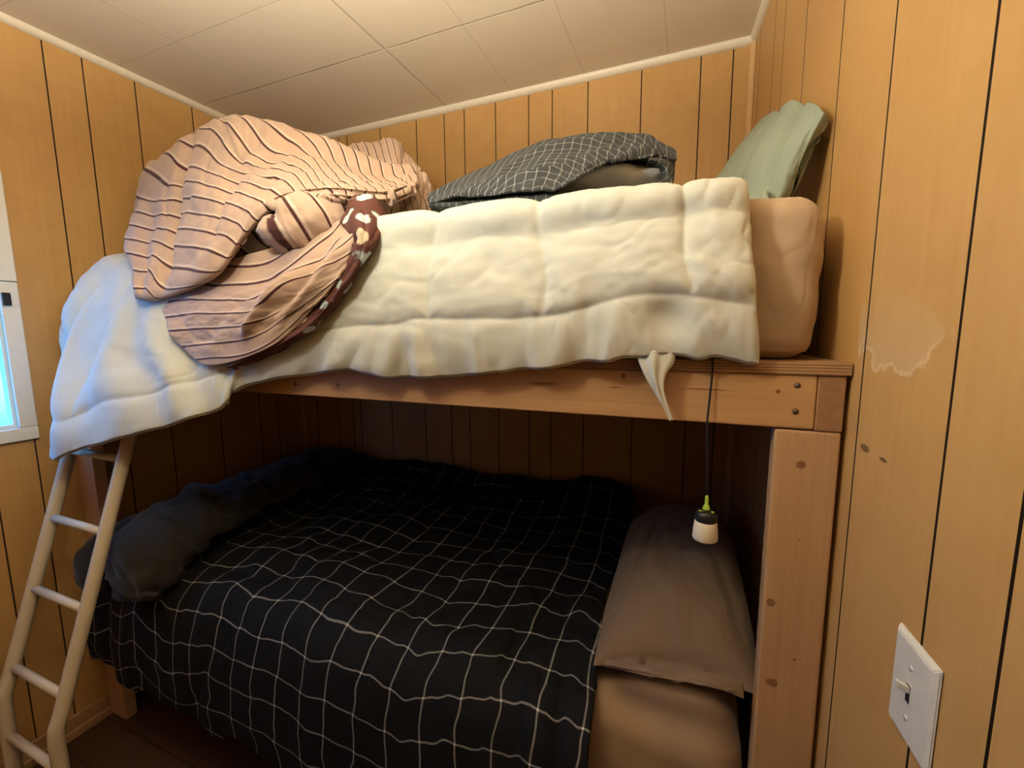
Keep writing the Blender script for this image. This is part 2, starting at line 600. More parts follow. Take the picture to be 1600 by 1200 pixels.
def ceiling_mat():
    t = MT('painted_ceiling_tile')
    ob = t.coord('Object')
    x, y, z = t.sep(ob)
    wob = t.math('MULTIPLY', t.math('SUBTRACT', t.noise(ob, 9, 3), 0.5), 0.006)
    fine = t.noise(ob, 190, 4)
    big = t.noise(ob, 3, 3)

    def lines(c, vals, w):
        r = None
        for v in vals:
            d = t.math('ABSOLUTE', t.math('SUBTRACT', t.math('ADD', c, wob), v))
            m = t.math('MULTIPLY_ADD', d, -1.0 / w, 1.0, True)
            r = m if r is None else t.math('MAXIMUM', r, m)
        return r
    gapx = t.math('MULTIPLY_ADD', t.noise(ob, 5, 2), 2.2, -0.6, True)
    strong = lines(y, (1.363,), 0.0045)
    sx = lines(x, (-1.027,), 0.0045)
    faint = t.math('MAXIMUM', lines(x, (-1.66, -0.715, -0.411, -0.105), 0.003), lines(y, (1.058, 0.753, 0.45, 0.14), 0.003))
    base = t.mix(big, (0.64, 0.55, 0.43), (0.71, 0.62, 0.49))
    col = t.mix(t.math('MULTIPLY', t.math('MAXIMUM', t.math('MULTIPLY', strong, gapx), t.math('MULTIPLY', sx, 0.7)), 0.75), base, (0.16, 0.115, 0.07))
    col = t.mix(t.math('MULTIPLY', faint, 0.35), col, (0.25, 0.18, 0.11))
    # chipped joint where four tiles meet
    d = t.n('ShaderNodeVectorMath', operation='DISTANCE'); t.l(ob, d.inputs[0]); d.inputs[1].default_value = (-1.02, 1.363, 0)
    ch = t.math('MULTIPLY', t.math('MULTIPLY_ADD', d.outputs['Value'], -14, 1.0, True), strong)
    col = t.mix(t.math('MULTIPLY', ch, 0.9), col, (0.75, 0.70, 0.58))
    h = t.math('ADD', t.math('MULTIPLY', fine, 0.35), t.math('MULTIPLY', t.math('MAXIMUM', strong, sx), -1.5))
    h = t.math('ADD', h, t.math('MULTIPLY', faint, -0.4))
    t.bump(h, 0.35, 0.002)
    return t.set(col, 0.42, 0.35)


M['ceiling'] = ceiling_mat()


def floor_mat():
    t = MT('dark_plank_floor')
    ob = t.coord('Object')
    x, y, z = t.sep(ob)
    yy = t.math('DIVIDE', y, 0.13)
    d = line_dist(t, yy)
    seam = t.math('MULTIPLY_ADD', d, -40, 1.0, True)
    pid = t.math('FLOOR', t.math('ADD', yy, 0.5))
    mp = t.n('ShaderNodeMapping'); mp.inputs['Scale'].default_value = (2, 24, 1); t.l(ob, mp.inputs[0])
    g = t.noise(mp.outputs[0], 3, 4, 0.6, 0.4)
    v = t.math('FRACT', t.math('MULTIPLY', t.math('SINE', t.math('MULTIPLY', pid, 12.9898)), 43.7))
    f = t.math('MULTIPLY_ADD', v, 0.35, t.math('MULTIPLY', g, 0.7), True)
    col = t.mix(f, (0.018, 0.009, 0.005), (0.10, 0.048, 0.026))
    col = t.mix(seam, col, (0.008, 0.005, 0.003))
    t.bump(t.math('SUBTRACT', g, seam), 0.15, 0.001)
    return t.set(col, 0.45, 0.35)


M['floor'] = floor_mat()


def floral_mat():
    t = MT('brown_floral_cotton')
    co = t.coord('Object')
    v = t.n('ShaderNodeTexVoronoi'); v.inputs['Scale'].default_value = 20.0; t.l(co, v.inputs['Vector'])
    nz = t.noise(co, 45, 2)
    d = t.math('ADD', v.outputs['Distance'], t.math('MULTIPLY', t.math('SUBTRACT', nz, 0.5), 0.35))
    leaf = t.math('MULTIPLY_ADD', d, -14, 5.6, True)
    r, g, b = t.sep(v.outputs['Color'])
    pick = t.math('GREATER_THAN', r, 0.45)
    lc = t.mix(pick, (0.47, 0.56, 0.56), (0.56, 0.47, 0.34))
    col = t.mix(leaf, (0.115, 0.045, 0.036), lc)
    return t.set(col, 0.8, 0.2)


M['floral'] = floral_mat()


def glass_mat():
    t = MT('window_glass')
    tr = t.n('ShaderNodeBsdfTransparent'); tr.inputs[0].default_value = (0.93, 0.96, 0.97, 1)
    gl = t.n('ShaderNodeBsdfGlossy'); gl.inputs['Roughness'].default_value = 0.03
    mx = t.n('ShaderNodeMixShader'); mx.inputs[0].default_value = 0.07
    t.l(tr.outputs[0], mx.inputs[1]); t.l(gl.outputs[0], mx.inputs[2])
    t.l(mx.outputs[0], t.out.inputs['Surface'])
    return t.m


M['glass'] = glass_mat()

# ------------------------------------------------------------------ room
XL, YB, ZC, YF = -2.02, 1.80, 2.44, -2.20
XR0 = 0.176
SL = math.radians(3.5)                       # the right wall is out of square by this much
UPZ = Vector((0, 0, 1))


def xr(y):
    return XR0 + math.tan(SL) * (YB - y)


def panel_wall(name, origin, ang, length, grooves, mat, hole=None, height=ZC):
    """sheet of grooved panelling: local x along the wall, room on the -y side"""
    w, dp = 0.0042, 0.0035
    prof = [(0.0, 0.0, 0)]
    for g in sorted(grooves):
        if not (0.01 < g < length - 0.01): continue
        prof += [(g - w / 2, 0.0, 0), (g - w / 3, dp, 1), (g + w / 3, dp, 1), (g + w / 2, 0.0, 1)]
    prof.append((length, 0.0, 0))
    # material index of the segment that ends at each point: 1 inside the groove
    segs = []
    for a, b in zip(prof, prof[1:]):
        m = 1 if (b[2] == 1) else 0
        segs.append((a[0], a[1], b[0], b[1], m))
    if hole:
        h0, h1, z0, z1 = hole
        out = []
        for (xa, ya, xb, yb, m) in segs:
            cuts = [xa] + [c for c in (h0, h1) if xa < c < xb] + [xb]
            for c0, c1 in zip(cuts, cuts[1:]):
                f = lambda c: ya + (yb - ya) * (c - xa) / max(xb - xa, 1e-9)
                out.append((c0, f(c0), c1, f(c1), m))
        segs = out
    V, Fc, fm = [], [], []
    for (xa, ya, xb, yb, m) in segs:
        zr = [(0.0, height)]
        if hole and (xa + xb) / 2 > h0 and (xa + xb) / 2 < h1:
            zr = [(0.0, z0), (z1, height)]
        for (za, zb) in zr:
            i = len(V)
            V += [(xa, ya, za), (xb, yb, za), (xb, yb, zb), (xa, ya, zb)]
            Fc.append((i, i + 1, i + 2, i + 3)); fm.append(m)
    o = mesh_obj(name, V, Fc, None, None, False, None, [mat, M['groove']], fm)
    o.location = origin
    o.rotation_euler = (0, 0, ang)
    tag(o, kind='structure')
    return o


gb = [g * 1.8 - XL for g in (-1.063, -0.978, -0.921, -0.892, -0.779, -0.6655, -0.5832, -0.5269, -0.4431, -0.3594, -0.3030, -0.2219, -0.1095, 0.0038, 0.0612)]
wb_ = panel_wall('wall_back', (XL, YB, 0), 0.0, XR0 - XL, gb, M['panel_back'])
tag(wb_, 'orange wood panelled wall running behind the bunk bed', 'wall')
WIN = (0.12, 0.672, 1.150, 1.960)            # window opening: y0, y1, z0, z1
gl = [y - YF for y in (-2.0, -1.8, -1.65, -1.55, -1.4, -1.25, -1.1, -0.9, -0.70, -0.55, -0.45, -0.30, -0.1, 0.1, 0.25, 0.35, 0.50, 0.604, 0.706, 0.858, 0.961, 1.119, 1.328, 1.531, 1.633)]
wl_ = panel_wall('wall_left', (XL, YF, 0), math.pi / 2, YB - YF, gl, M['panel_left'], (WIN[0] - YF, WIN[1] - YF, WIN[2], WIN[3]))
tag(wl_, 'orange wood panelled wall with the window and ladder', 'wall')
gr = [0.09, 0.295, 0.409, 0.608, 0.835, 1.033, 1.235, 1.339, 1.49, 1.69, 1.9, 2.1, 2.25, 2.45, 2.6, 2.8]
LR = (YB - YF) / math.cos(SL)
wr_ = panel_wall('wall_right', (XR0, YB, 0), -math.pi / 2 + SL, LR, gr, M['panel_right'])
tag(wr_, 'orange wood panelled wall holding the light switch', 'wall')
XRF = xr(YF)
gf = [0.1 + 0.2 * k for k in range(12)]
wf_ = panel_wall('wall_front', (XRF, YF, 0), math.pi, XRF - XL, gf, M['panel_front'])
tag(wf_, 'wood panelled wall opposite the bunk bed', 'wall')

fl = mesh_obj('floor', [(XL, YF, 0), (XRF, YF, 0), (XRF, YB, 0), (XL, YB, 0)], [(0, 1, 2, 3)], M['floor'], None, False)
tag(fl, 'dark brown plank floor', 'floor', kind='structure')
ce = mesh_obj('ceiling', [(XL, YF, 0), (XRF, YF, 0), (XRF, YB, 0), (XL, YB, 0)], [(3, 2, 1, 0)], M['ceiling'], None, False)
ce.location = (0, 0, ZC)
tag(ce, 'beige painted tile ceiling with thin seams', 'ceiling', kind='structure')


def moulding(name, p0, p1, inward, size, mat, label):
    """quarter-round along p0-p1 in the corner between inward and down (or between two inward directions)"""
    p0, p1 = Vector(p0), Vector(p1)
    a, b = Vector(inward[0]), Vector(inward[1])
    pts = [(0, 0)] + [(math.cos(t) * size, math.sin(t) * size) for t in np.linspace(0, math.pi / 2, 7)]
    n = len(pts)
    V = [p + a * x + b * y for p in (p0, p1) for (x, y) in pts]
    Fc = [(i, (i + 1) % n, n + (i + 1) % n, n + i) for i in range(n)] + [tuple(range(n)), tuple(range(n, 2 * n))]
    bm = bmesh.new()
    vs = [bm.verts.new(v) for v in V]
    for f in Fc: bm.faces.new([vs[i] for i in f])
    o = bm_obj(name, bm, mat)
    tag(o, label, 'trim', kind='structure')
    return o


DN = (0, 0, -1)
nR = (-math.cos(SL), -math.sin(SL), 0)
moulding('trim_1', (XL, YB, ZC), (XR0, YB, ZC), ((0, -1, 0), DN), 0.021, M['trim_white'], 'cream moulding between ceiling and rear wall')
moulding('trim_2', (XL, YF, ZC), (XL, YB, ZC), ((1, 0, 0), DN), 0.021, M['trim_white'], 'cream moulding between ceiling and window wall')
moulding('trim_3', (XR0, YB, ZC), (XRF, YF, ZC), (nR, DN), 0.019, M['trim_white'], 'cream moulding between ceiling and switch wall')
moulding('trim_4', (XR0, YB, 0.0), (XR0, YB, ZC - 0.019), (nR, (0, -1, 0)), 0.018, M['trim_wood'], 'pale wood corner strip beside the green pillow')
moulding('trim_5', (XL, YB, 0.0), (XL, YB, ZC - 0.021), ((1, 0, 0), (0, -1, 0)), 0.016, M['trim_wood'], 'wood corner strip at the foot of the bunk bed')

bm = bmesh.new()
add_box(bm, (XL, YF, 0), (XL + 0.014, 0.799, 0.075), 0.003)
add_box(bm, (XL + 0.0141, YF, 0), (XL + 0.028, 0.799, 0.03), 0.004)
bl = bm_obj('baseboard_left', bm, M['baseboard'])
tag(bl, 'plain wood baseboard behind the ladder', 'baseboard', kind='structure')

# window on the left wall
win = empty('window_1', (XL, (WIN[0] + WIN[1]) / 2, WIN[2]))
tag(win, 'white framed window at the left edge with blue daylight', 'window', kind='structure')


def wpart(name, boxes, mat, bev=0.003):
    bm = bmesh.new()
    for lo, hi in boxes: add_box(bm, lo, hi, bev)
    o = bm_obj(name, bm, mat)
    o.parent = win
    o.matrix_parent_inverse = Matrix.Translation(-Vector(win.location))
    return o


y0, y1, z0, z1 = WIN
cw = 0.043
wpart('window_casing', [((XL, y0 - cw, z0 - cw), (XL + 0.014, y1 + cw, z0)), ((XL, y0 - cw, z1), (XL + 0.014, y1 + cw, z1 + cw)),
                        ((XL, y1, z0), (XL + 0.014, y1 + cw, 1.620)), ((XL, y1, 1.6215), (XL + 0.017, y1 + cw, z1)),
                        ((XL, y0 - cw, z0), (XL + 0.014, y0, z1))], M['casing'])
wpart('window_jamb', [((XL - 0.06, y1, z0 - 0.012), (XL - 0.023, y1 + 0.012, z1 + 0.012)), ((XL - 0.06, y0 - 0.012, z0 - 0.012), (XL - 0.023, y0, z1 + 0.012)),
                      ((XL - 0.06, y0, z0 - 0.012), (XL - 0.023, y1, z0)), ((XL - 0.06, y0, z1), (XL - 0.023, y1, z1 + 0.012))], M['casing'], 0.001)
sw_ = 0.007
wpart('window_sash', [((XL - 0.022, y1 - sw_, z0), (XL - 0.004, y1, z1)), ((XL - 0.022, y0, z0), (XL - 0.004, y0 + sw_, z1)),
                      ((XL - 0.022, y0 + sw_, z0), (XL - 0.004, y1 - sw_, z0 + 0.012)), ((XL - 0.022, y0 + sw_, z1 - 0.02), (XL - 0.004, y1 - sw_, z1)),
                      ((XL - 0.020, y0 + sw_, 1.600), (XL - 0.003, y1 - sw_, 1.628))], M['casing'], 0.001)
wpart('window_pane', [((XL - 0.015, y0 + sw_, z0 + 0.012), (XL - 0.011, y1 - sw_, z1 - 0.02))], M['glass'], 0.0)
lt = wpart('window_latch', [((XL + 0.0145, y1 + 0.002, 1.545), (XL + 0.022, y1 + 0.022, 1.585))], M['black_plastic'], 0.002)
tag(lt, 'black latch')

# ------------------------------------------------------------------ bunk bed
YR = 0.80                                     # front face of the bed frame
bunk = empty('bunk_bed', (-0.9, 1.3, 0))
tag(bunk, 'pale softwood bunk bed frame built between the panelled walls', 'bunk bed')


def part(name, lo, hi, mat, bev=0.002, root=bunk, seg=2):
    o = box(name, lo, hi, mat, None, bev, seg)
    o.parent = root
    o.matrix_parent_inverse = Matrix.Translation(-Vector(root.location))
    return o


def adopt(o, root):
    o.parent = root
    o.matrix_parent_inverse = Matrix.Translation(-Vector(root.location))
    return o


# plywood deck: follows the out-of-square wall
bm = bmesh.new()
dv = [(-1.972, YR - 0.003), (0.2345, YR - 0.003), (xr(1.79) - 0.004, 1.79), (-1.972, 1.79)]
lo_ = [bm.verts.new((x, y, 1.384)) for x, y in dv]
hi_ = [bm.verts.new((x, y, 1.403)) for x, y in dv]
bm.faces.new(lo_[::-1]); bm.faces.new(hi_)
for i in range(4):
    bm.faces.new((lo_[i], lo_[(i + 1) % 4], hi_[(i + 1) % 4], hi_[i]))
adopt(bm_obj('deck', bm, M['ply']), bunk)
part('front_rail', (-2.008, YR, 1.296), (0.1925, YR + 0.038, 1.3835), M['rail'], 0.0025)
bm = bmesh.new()
jv = [(0.1935, YR), (0.2305, YR), (xr(1.78) - 0.012, 1.78), (xr(1.78) - 0.049, 1.78)]
lo_ = [bm.verts.new((x, y, 1.294)) for x, y in jv]
hi_ = [bm.verts.new((x, y, 1.3835)) for x, y in jv]
bm.faces.new(lo_[::-1]); bm.faces.new(hi_)
for i in range(4):
    bm.faces.new((lo_[i], lo_[(i + 1) % 4], hi_[(i + 1) % 4], hi_[i]))
bmesh.ops.bevel(bm, geom=list(bm.edges), offset=0.002, segments=1, affect='EDGES')
adopt(bm_obj('end_joist', bm, M['joist_end']), bunk)
part('post', (0.1400, YR + 0.001, 0.0), (0.2300, YR + 0.039, 1.2935), M['post'], 0.004, seg=3)
part('post', (-2.008, YR, 0.0), (-1.910, YR + 0.038, 1.2955), M['left_post'], 0.003)
part('ledger', (-1.99, 1.752, 1.296), (0.11, 1.79, 1.3835), M['rail'])
part('cross_joist', (-1.26, YR + 0.039, 1.296), (-1.222, 1.751, 1.3835), M['rail'])
part('cross_joist', (-0.56, YR + 0.039, 1.296), (-0.522, 1.751, 1.3835), M['rail'])
for (sx, sz) in ((0.166, 1.366), (0.166, 1.324)):
    V, Fc = tube_mesh([(sx, YR + 0.004, sz), (sx, YR - 0.0008, sz)], 0.0038, 12)
    s_ = adopt(mesh_obj('screw', V, Fc, M['screw']), bunk)
for (sx, sz) in ((-1.925, 0.985), (-1.930, 0.955)):
    V, Fc = tube_mesh([(sx, YR + 0.004, sz), (sx, YR - 0.0008, sz)], 0.003, 10)
    adopt(mesh_obj('screw', V, Fc, M['screw']), bunk)


# ------------------------------------------------------------------ mattresses
def rounded_mattress(name, lo, hi, mat, parent=None, r=0.06, seed=1, wr=0.006, n=56, bulge=0.012):
    """soft box with rounded edges, bulging sides and sheet wrinkles"""
    lo = np.array(lo); hi = np.array(hi)
    c = (lo + hi) / 2; h = (hi - lo) / 2
    bm = bmesh.new()
    bmesh.ops.create_cube(bm, size=2.0)
    bmesh.ops.subdivide_edges(bm, edges=list(bm.edges), cuts=n, use_grid_fill=True)
    co = np.array([v.co for v in bm.verts])
    # concentrate grid lines at the edges
    q = np.sign(co) * (1 - (1 - np.abs(co)) ** 1.35)
    p = q * h
    inner = h - r
    core = np.clip(p, -inner, inner)
    d = p - core
    L = np.linalg.norm(d, axis=1, keepdims=True)
    nr = np.where(L > 1e-9, d / np.maximum(L, 1e-9), 0)
    big = np.abs(d).max(axis=1, keepdims=True)
    out = core + nr * np.minimum(big, r)
    # faces bulge a little
    side = (np.abs(co[:, 0]) > 0.999) | (np.abs(co[:, 1]) > 0.999)
    e = 1 - np.clip(np.abs(out[:, 2]) / h[2], 0, 1) ** 2
    out[:, :2] += nr[:, :2] * (bulge * e)[:, None]
    w = wr * (fbm(out[:, 0] * 4 + out[:, 2] * 9, out[:, 1] * 4 + out[:, 2] * 3, seed, 3) + 0.8 * ridged(out[:, 0] * 5 + 3 * out[:, 2], out[:, 2] * 12 + out[:, 1] * 6, seed + 5))
    bot = out[:, 2] < -h[2] + 0.4 * r
    w = np.where(bot, 0, w)
    out += nr * w[:, None]
    out += c
    for v, o_ in zip(bm.verts, out):
        v.co = o_
    return bm_obj(name, bm, mat, parent, True)


m1 = rounded_mattress('mattress', (-1.70, 0.845, 1.4035), (0.190, 1.770, 1.674), M['sheet_tan'], r=0.034, seed=3)
tag(m1, 'upper bunk mattress in a tan fitted sheet', 'mattress')

# lower bed
plat = empty('bed_platform', (-0.9, 1.3, 0))
tag(plat, 'low pale wood platform under the lower mattress, mostly hidden', 'bed base')
part('front_board', (-1.90, 0.800 + 0.05, 0.14), (0.125, 0.838 + 0.05, 0.40), M['base_wood'], root=plat)
part('slat_deck', (-1.90, 0.889, 0.40), (0.125, 1.775, 0.43), M['base_wood'], root=plat)
part('back_board', (-1.90, 1.737, 0.14), (0.125, 1.775, 0.3995), M['base_wood'], root=plat)
for (fx, fy) in ((-1.86, 0.90), (-0.9, 0.90), (0.05, 0.90), (-1.86, 1.69), (-0.9, 1.69), (0.05, 1.69)):
    part('foot', (fx, fy, 0.0), (fx + 0.04, fy + 0.04, 0.3995), M['base_wood'], root=plat)
m2 = rounded_mattress('mattress', (-1.885, 0.800, 0.4305), (0.118, 1.770, 0.700), M['sheet_brown'], r=0.06, seed=9, wr=0.006)
tag(m2, 'lower bunk mattress in a brown fitted sheet', 'mattress')

# ------------------------------------------------------------------ white comforter on the upper bunk
def comforter_white():
    C = [  # per column: back, crest, upper, mid, seam, hem
        [(330, 385, 1.45), (275, 390, 1.25), (230, 400, 1.15), (190, 430, 1.05), (170, 470, 1.00), (165, 520, 0.98)],
        [(300, 388, 1.25), (200, 402, 0.95), (150, 425, 0.88), (112, 465, 0.82), (97, 510, 0.785), (110, 562, 0.79)],
        [(310, 392, 1.15), (215, 410, 0.92), (168, 445, 0.83), (135, 490, 0.785), (120, 548, 0.765), (114, 600, 0.76)],
        [(315, 395, 1.10), (222, 420, 0.87), (166, 472, 0.775), (122, 550, 0.725), (90, 650, 0.655), (77, 712, 0.640)],
        [(330, 395, 1.08), (250, 425, 0.835), (208, 480, 0.765), (170, 560, 0.715), (143, 634, 0.665), (133, 696, 0.645)],
        [(370, 390, 1.05), (300, 430, 0.80), (268, 490, 0.765), (245, 560, 0.722), (224, 618, 0.685), (213, 679, 0.665)],
        [(410, 385, 1.05), (350, 430, 0.80), (330, 490, 0.77), (313, 550, 0.742), (298, 595, 0.715), (296, 655, 0.695)],
        [(450, 380, 1.05), (400, 425, 0.80), (380, 480, 0.775), (364, 538, 0.755), (352, 578, 0.740), (347, 636, 0.722)],
        [(490, 370, 1.05), (445, 410, 0.81), (430, 465, 0.785), (418, 515, 0.77), (404, 545, 0.762), (376, 602, 0.745)],
        [(535, 360, 1.10), (500, 385, 0.82), (490, 440, 0.785), (482, 490, 0.77), (477, 520, 0.765), (470, 586, 0.762)],
        [(585, 345, 1.15), (560, 360, 0.83), (552, 415, 0.785), (552, 468, 0.765), (558, 514, 0.76), (545, 579, 0.765)],
        [(635, 335, 1.20), (612, 345, 0.84), (608, 395, 0.785), (610, 455, 0.765), (615, 508, 0.758), (620, 590, 0.765)],
        [(700, 325, 1.25), (684, 336, 0.84), (678, 390, 0.785), (672, 450, 0.765), (668, 503, 0.758), (700, 587, 0.765)],
        [(775, 317, 1.30), (765, 327, 0.84), (760, 380, 0.785), (760, 440, 0.765), (760, 499, 0.758), (778, 580, 0.765)],
        [(855, 310, 1.30), (848, 321, 0.84), (848, 375, 0.785), (849, 435, 0.765), (850, 490, 0.758), (858, 574, 0.765)],
        [(925, 303, 1.30), (920, 312, 0.84), (920, 365, 0.785), (920, 420, 0.765), (920, 474, 0.758), (930, 563, 0.765)],
        [(993, 298, 1.30), (990, 305, 0.84), (990, 355, 0.785), (990, 408, 0.765), (990, 457, 0.758), (1000, 557, 0.768)],
        [(1055, 292, 1.30), (1062, 297, 0.845), (1067, 345, 0.79), (1073, 400, 0.77), (1080, 455, 0.76), (1065, 555, 0.772)],
        [(1100, 288, 1.28), (1118, 290, 0.85), (1125, 340, 0.79), (1130, 400, 0.77), (1136, 465, 0.765), (1130, 560, 0.775)],
        [(1130, 288, 1.25), (1160, 292, 0.86), (1170, 345, 0.805), (1173, 400, 0.785), (1179, 470, 0.775), (1184, 566, 0.782)],
    ]
    rows = [[C[c][r] for c in range(len(C))] for r in range(6)]
    ctrl = at_rows(rows)
    ctrl[0, 1:, 2] = 1.690          # behind its edge it lies flat on the mattress
    ctrl[0, :, 1] = np.minimum(ctrl[0, :, 1] + 0.05, 1.5)
    G, S, T = fine_grid(ctrl, 420, 130)
    P = smooth_grid(G, 2)
    nrm, s = toward_cam(P)
    cw_, rh = 0.085, 0.075
    ds = np.full(S.shape, 9.0)
    for k in (3.6, 9.0, 12.0, 14.0, 17.0):
        kk = k + 0.06 * np.sin(T * 2.1 + k)
        ds = np.minimum(ds, np.abs(S - kk) * cw_)
    ds_v = np.where(T < 4.0, ds, np.where((T >= 4.0), 9.0, ds))
    tseam = 4.0 + 0.10 * vnoise(S * 1.1, S * 0 + 3, 5)
    dh = np.abs(T - tseam) * rh
    edge = np.minimum(np.minimum((5 - T) * rh, (19 - S) * cw_), 9)
    d = np.minimum(ds_v, dh)
    puff = 0.009 * (1 - np.exp(-(d / 0.013))) * (1 - np.exp(-(edge + 0.004) / 0.018))
    # gathers that radiate from the seams
    fade = np.exp(-dh / 0.035)
    calm = np.clip((16.2 - S) / 1.5, 0.12, 1) * np.clip((S - 4.5) / 3, 0.5, 1)
    below = np.clip((T - 4.0) * 3, 0, 1)
    gather = calm * fade * (0.35 + 0.65 * below) * (0.0050 * vnoise(S * 4.2 + 0.5 * T, T * 0.5, 21) + 0.0025 * vnoise(S * 9, T * 0.8, 22))
    gather += calm * 0.0110 * np.clip(T - 4.0, 0, 1) * (vnoise(S * 2.6 + 0.6 * T, T * 0.4 + 4, 23) - 0.5 * ridged(S * 1.9 + 0.5 * T, T * 0.3 + 4, 25))
    # soft dents on the panels and drawn folds on the left overhang
    dents = 0.0032 * fbm(S * 0.9, T * 1.1, 31, 3) - 0.0018 * ridged(S * 1.1 + T * 0.8, T * 1.5 - S * 0.4, 33) * np.exp(-np.clip(T - 4.3, 0, 9) * 3)
    left = np.clip((8.5 - S) / 3.0, 0, 1) * np.clip((T - 1.2) / 1.0, 0, 1)
    folds = 0.013 * left * np.sin(S * 5.0 - T * 2.0 + 1.2 * vnoise(S * 0.8, T * 0.8, 41)) * np.exp(-((T - 3.2) / 1.6) ** 2)
    # scooped dent above the torn hem
    sc = np.exp(-((S - 16.6) / 0.45) ** 2 - ((T - 4.45) / 0.35) ** 2)
    off = puff + gather + dents + folds - 0.020 * sc
    inner_ok = np.clip(T / 0.8, 0, 1)
    P = P + nrm * (off * inner_ok + 0.003)[..., None]
    P[..., 0] = np.maximum(P[..., 0], -1.985)
    # rippled hem
    rip = np.clip((T - 4.5) / 0.5, 0, 1)
    P[..., 2] += 0.004 * rip * vnoise(S * 2.3, S * 0, 51)
    root = empty('comforter', (-0.7, 0.80, 1.40))
    tag(root, 'off white quilted comforter draped over the upper mattress edge', 'comforter')
    o = sheet('quilted_cover', P, None, None, arc_uv(P), 0.016, [M['white_cloth'], M['lining']])
    adopt(o, root)
    # piping round the hem and the right edge
    path = [tuple(P[-1, j] - nrm[-1, j] * 0.007) for j in range(30, P.shape[1], 3)] + [tuple(P[i, -1] - nrm[i, -1] * 0.007) for i in range(P.shape[0] - 3, 25, -3)]
    V, Fc = tube_mesh(path, 0.0034, 8)
    adopt(mesh_obj('piping', V, Fc, M['white_cloth']), root)
    return root, P


white, WP = comforter_white()
# torn strip of cloth hanging from the hem
tr_rows = [[(992, 545, 0.772), (1008, 548, 0.766), (1030, 548, 0.766), (1054, 545, 0.772)],
           [(998, 563, 0.770), (1012, 566, 0.762), (1032, 566, 0.764), (1054, 566, 0.775)],
           [(1010, 588, 0.768), (1020, 590, 0.760), (1030, 590, 0.763), (1042, 586, 0.775)],
           [(1023, 610, 0.768), (1028, 612, 0.762), (1033, 612, 0.764), (1038, 609, 0.772)],
           [(1036, 634, 0.768), (1038, 635, 0.764), (1041, 635, 0.765), (1043, 633, 0.768)],
           [(1046, 656, 0.768), (1048, 657, 0.766), (1050, 657, 0.766), (1051, 656, 0.768)]]
G, S, T = fine_grid(at_rows(tr_rows), 24, 50)
n_, _ = toward_cam(G)
G = G + n_ * (0.003 * np.sin(S * 5 + T * 0.7))[..., None]
o = adopt(sheet('torn_strip', G, M['white_cloth'], None, None, 0.0015), white)
tag(o, 'ragged torn strip hanging from the hem')

# ------------------------------------------------------------------ striped duvet
duvet = empty('duvet', (-1.15, 1.0, 1.66))
tag(duvet, 'rumpled pink duvet with thin brown stripes heaped at the left end', 'duvet')


def curl_under(rows_cols, dy=0.16, dv=6):
    """append a last row that rolls back underneath"""
    return rows_cols + [[(u, v - dv, Y + dy, *r) for (u, v, Y, *r) in rows_cols[-1]]]


def stripe_patch(name, rows, nu, nv, amp, seed, thick=0.02, crease=None, fr=(1.0, 1.0), zback=None, tail=1.15):
    ctrl = at_rows(rows)
    if zback is not None: ctrl[0, :, 2] = zback
    G, S, T = fine_grid(ctrl, nu, nv)
    P = smooth_grid(G[..., :3], 2)
    phi = G[..., 3]
    n, s = toward_cam(P)
    off = amp * (fbm(S * 0.9 * fr[0], T * 0.9 * fr[1], seed, 4) - 0.7 * ridged(S * 0.7 * fr[0] + 0.35 * T, T * 0.6 * fr[1] + 3, seed + 3) - 0.35 * ridged(S * 1.6 * fr[0] - 0.5 * T, T * 0.9 * fr[1], seed + 9))
    if crease is not None:
        off = off + crease(S, T)
    off = off * np.clip((ctrl.shape[0] - tail - T) / 0.9, 0, 1)
    P = P + n * off[..., None]
    P[..., 0] = np.maximum(P[..., 0], -1.995)
    uv = np.stack((S * 0.1, phi), axis=-1)
    return adopt(sheet(name, P, M['stripes'], None, uv, thick), duvet)


colsA = [  # per column: crest .. lower edge, (u, v, Y, stripe)
    [(245, 300, 1.22, 3), (232, 340, 1.20, 5), (228, 385, 1.16, 7), (222, 425, 0.95, 9), (230, 455, 0.87, 11)],
    [(234, 266, 1.05, 2), (208, 315, 0.98, 4.3), (196, 370, 0.90, 6.8), (198, 420, 0.80, 9), (210, 462, 0.772, 10.8)],
    [(262, 240, 1.02, 1), (246, 300, 0.905, 3.5), (236, 360, 0.86, 6.3), (230, 415, 0.795, 8.8), (227, 468, 0.765, 11)],
    [(300, 208, 1.03, -1), (281, 275, 0.915, 2.5), (267, 340, 0.868, 5.3), (257, 400, 0.805, 7.6), (252, 465, 0.770, 9.8)],
    [(335, 190, 1.03, -2), (315, 265, 0.86, 2.0), (305, 330, 0.80, 4.9), (300, 390, 0.765, 7.15), (298, 450, 0.760, 9.2)],
    [(380, 187, 1.03, -3.3), (365, 250, 0.87, 0.2), (355, 310, 0.80, 3.6), (350, 365, 0.765, 5.9), (345, 425, 0.765, 8.2)],
    [(430, 194, 1.05, -4.6), (415, 240, 0.90, -1.6), (405, 285, 0.825, 1.6), (397, 320, 0.785, 3.4), (386, 368, 0.785, 5.5)],
    [(490, 212, 1.06, -6), (475, 245, 0.93, -2.6), (465, 275, 0.86, -0.2), (455, 298, 0.815, 1.2), (440, 320, 0.81, 2.3)],
    [(545, 236, 1.08, -7.5), (535, 258, 0.96, -5.5), (528, 278, 0.885, -4), (522, 294, 0.845, -2.3), (515, 307, 0.835, -1.3)],
    [(600, 262, 1.12, -10), (602, 279, 1.00, -9), (602, 292, 0.94, -7.5), (600, 303, 0.905, -6), (597, 313, 0.895, -5)],
    [(645, 266, 1.16, -13), (652, 277, 1.06, -12), (650, 286, 1.00, -11), (646, 294, 0.975, -9.5), (638, 303, 0.965, -8)],
]
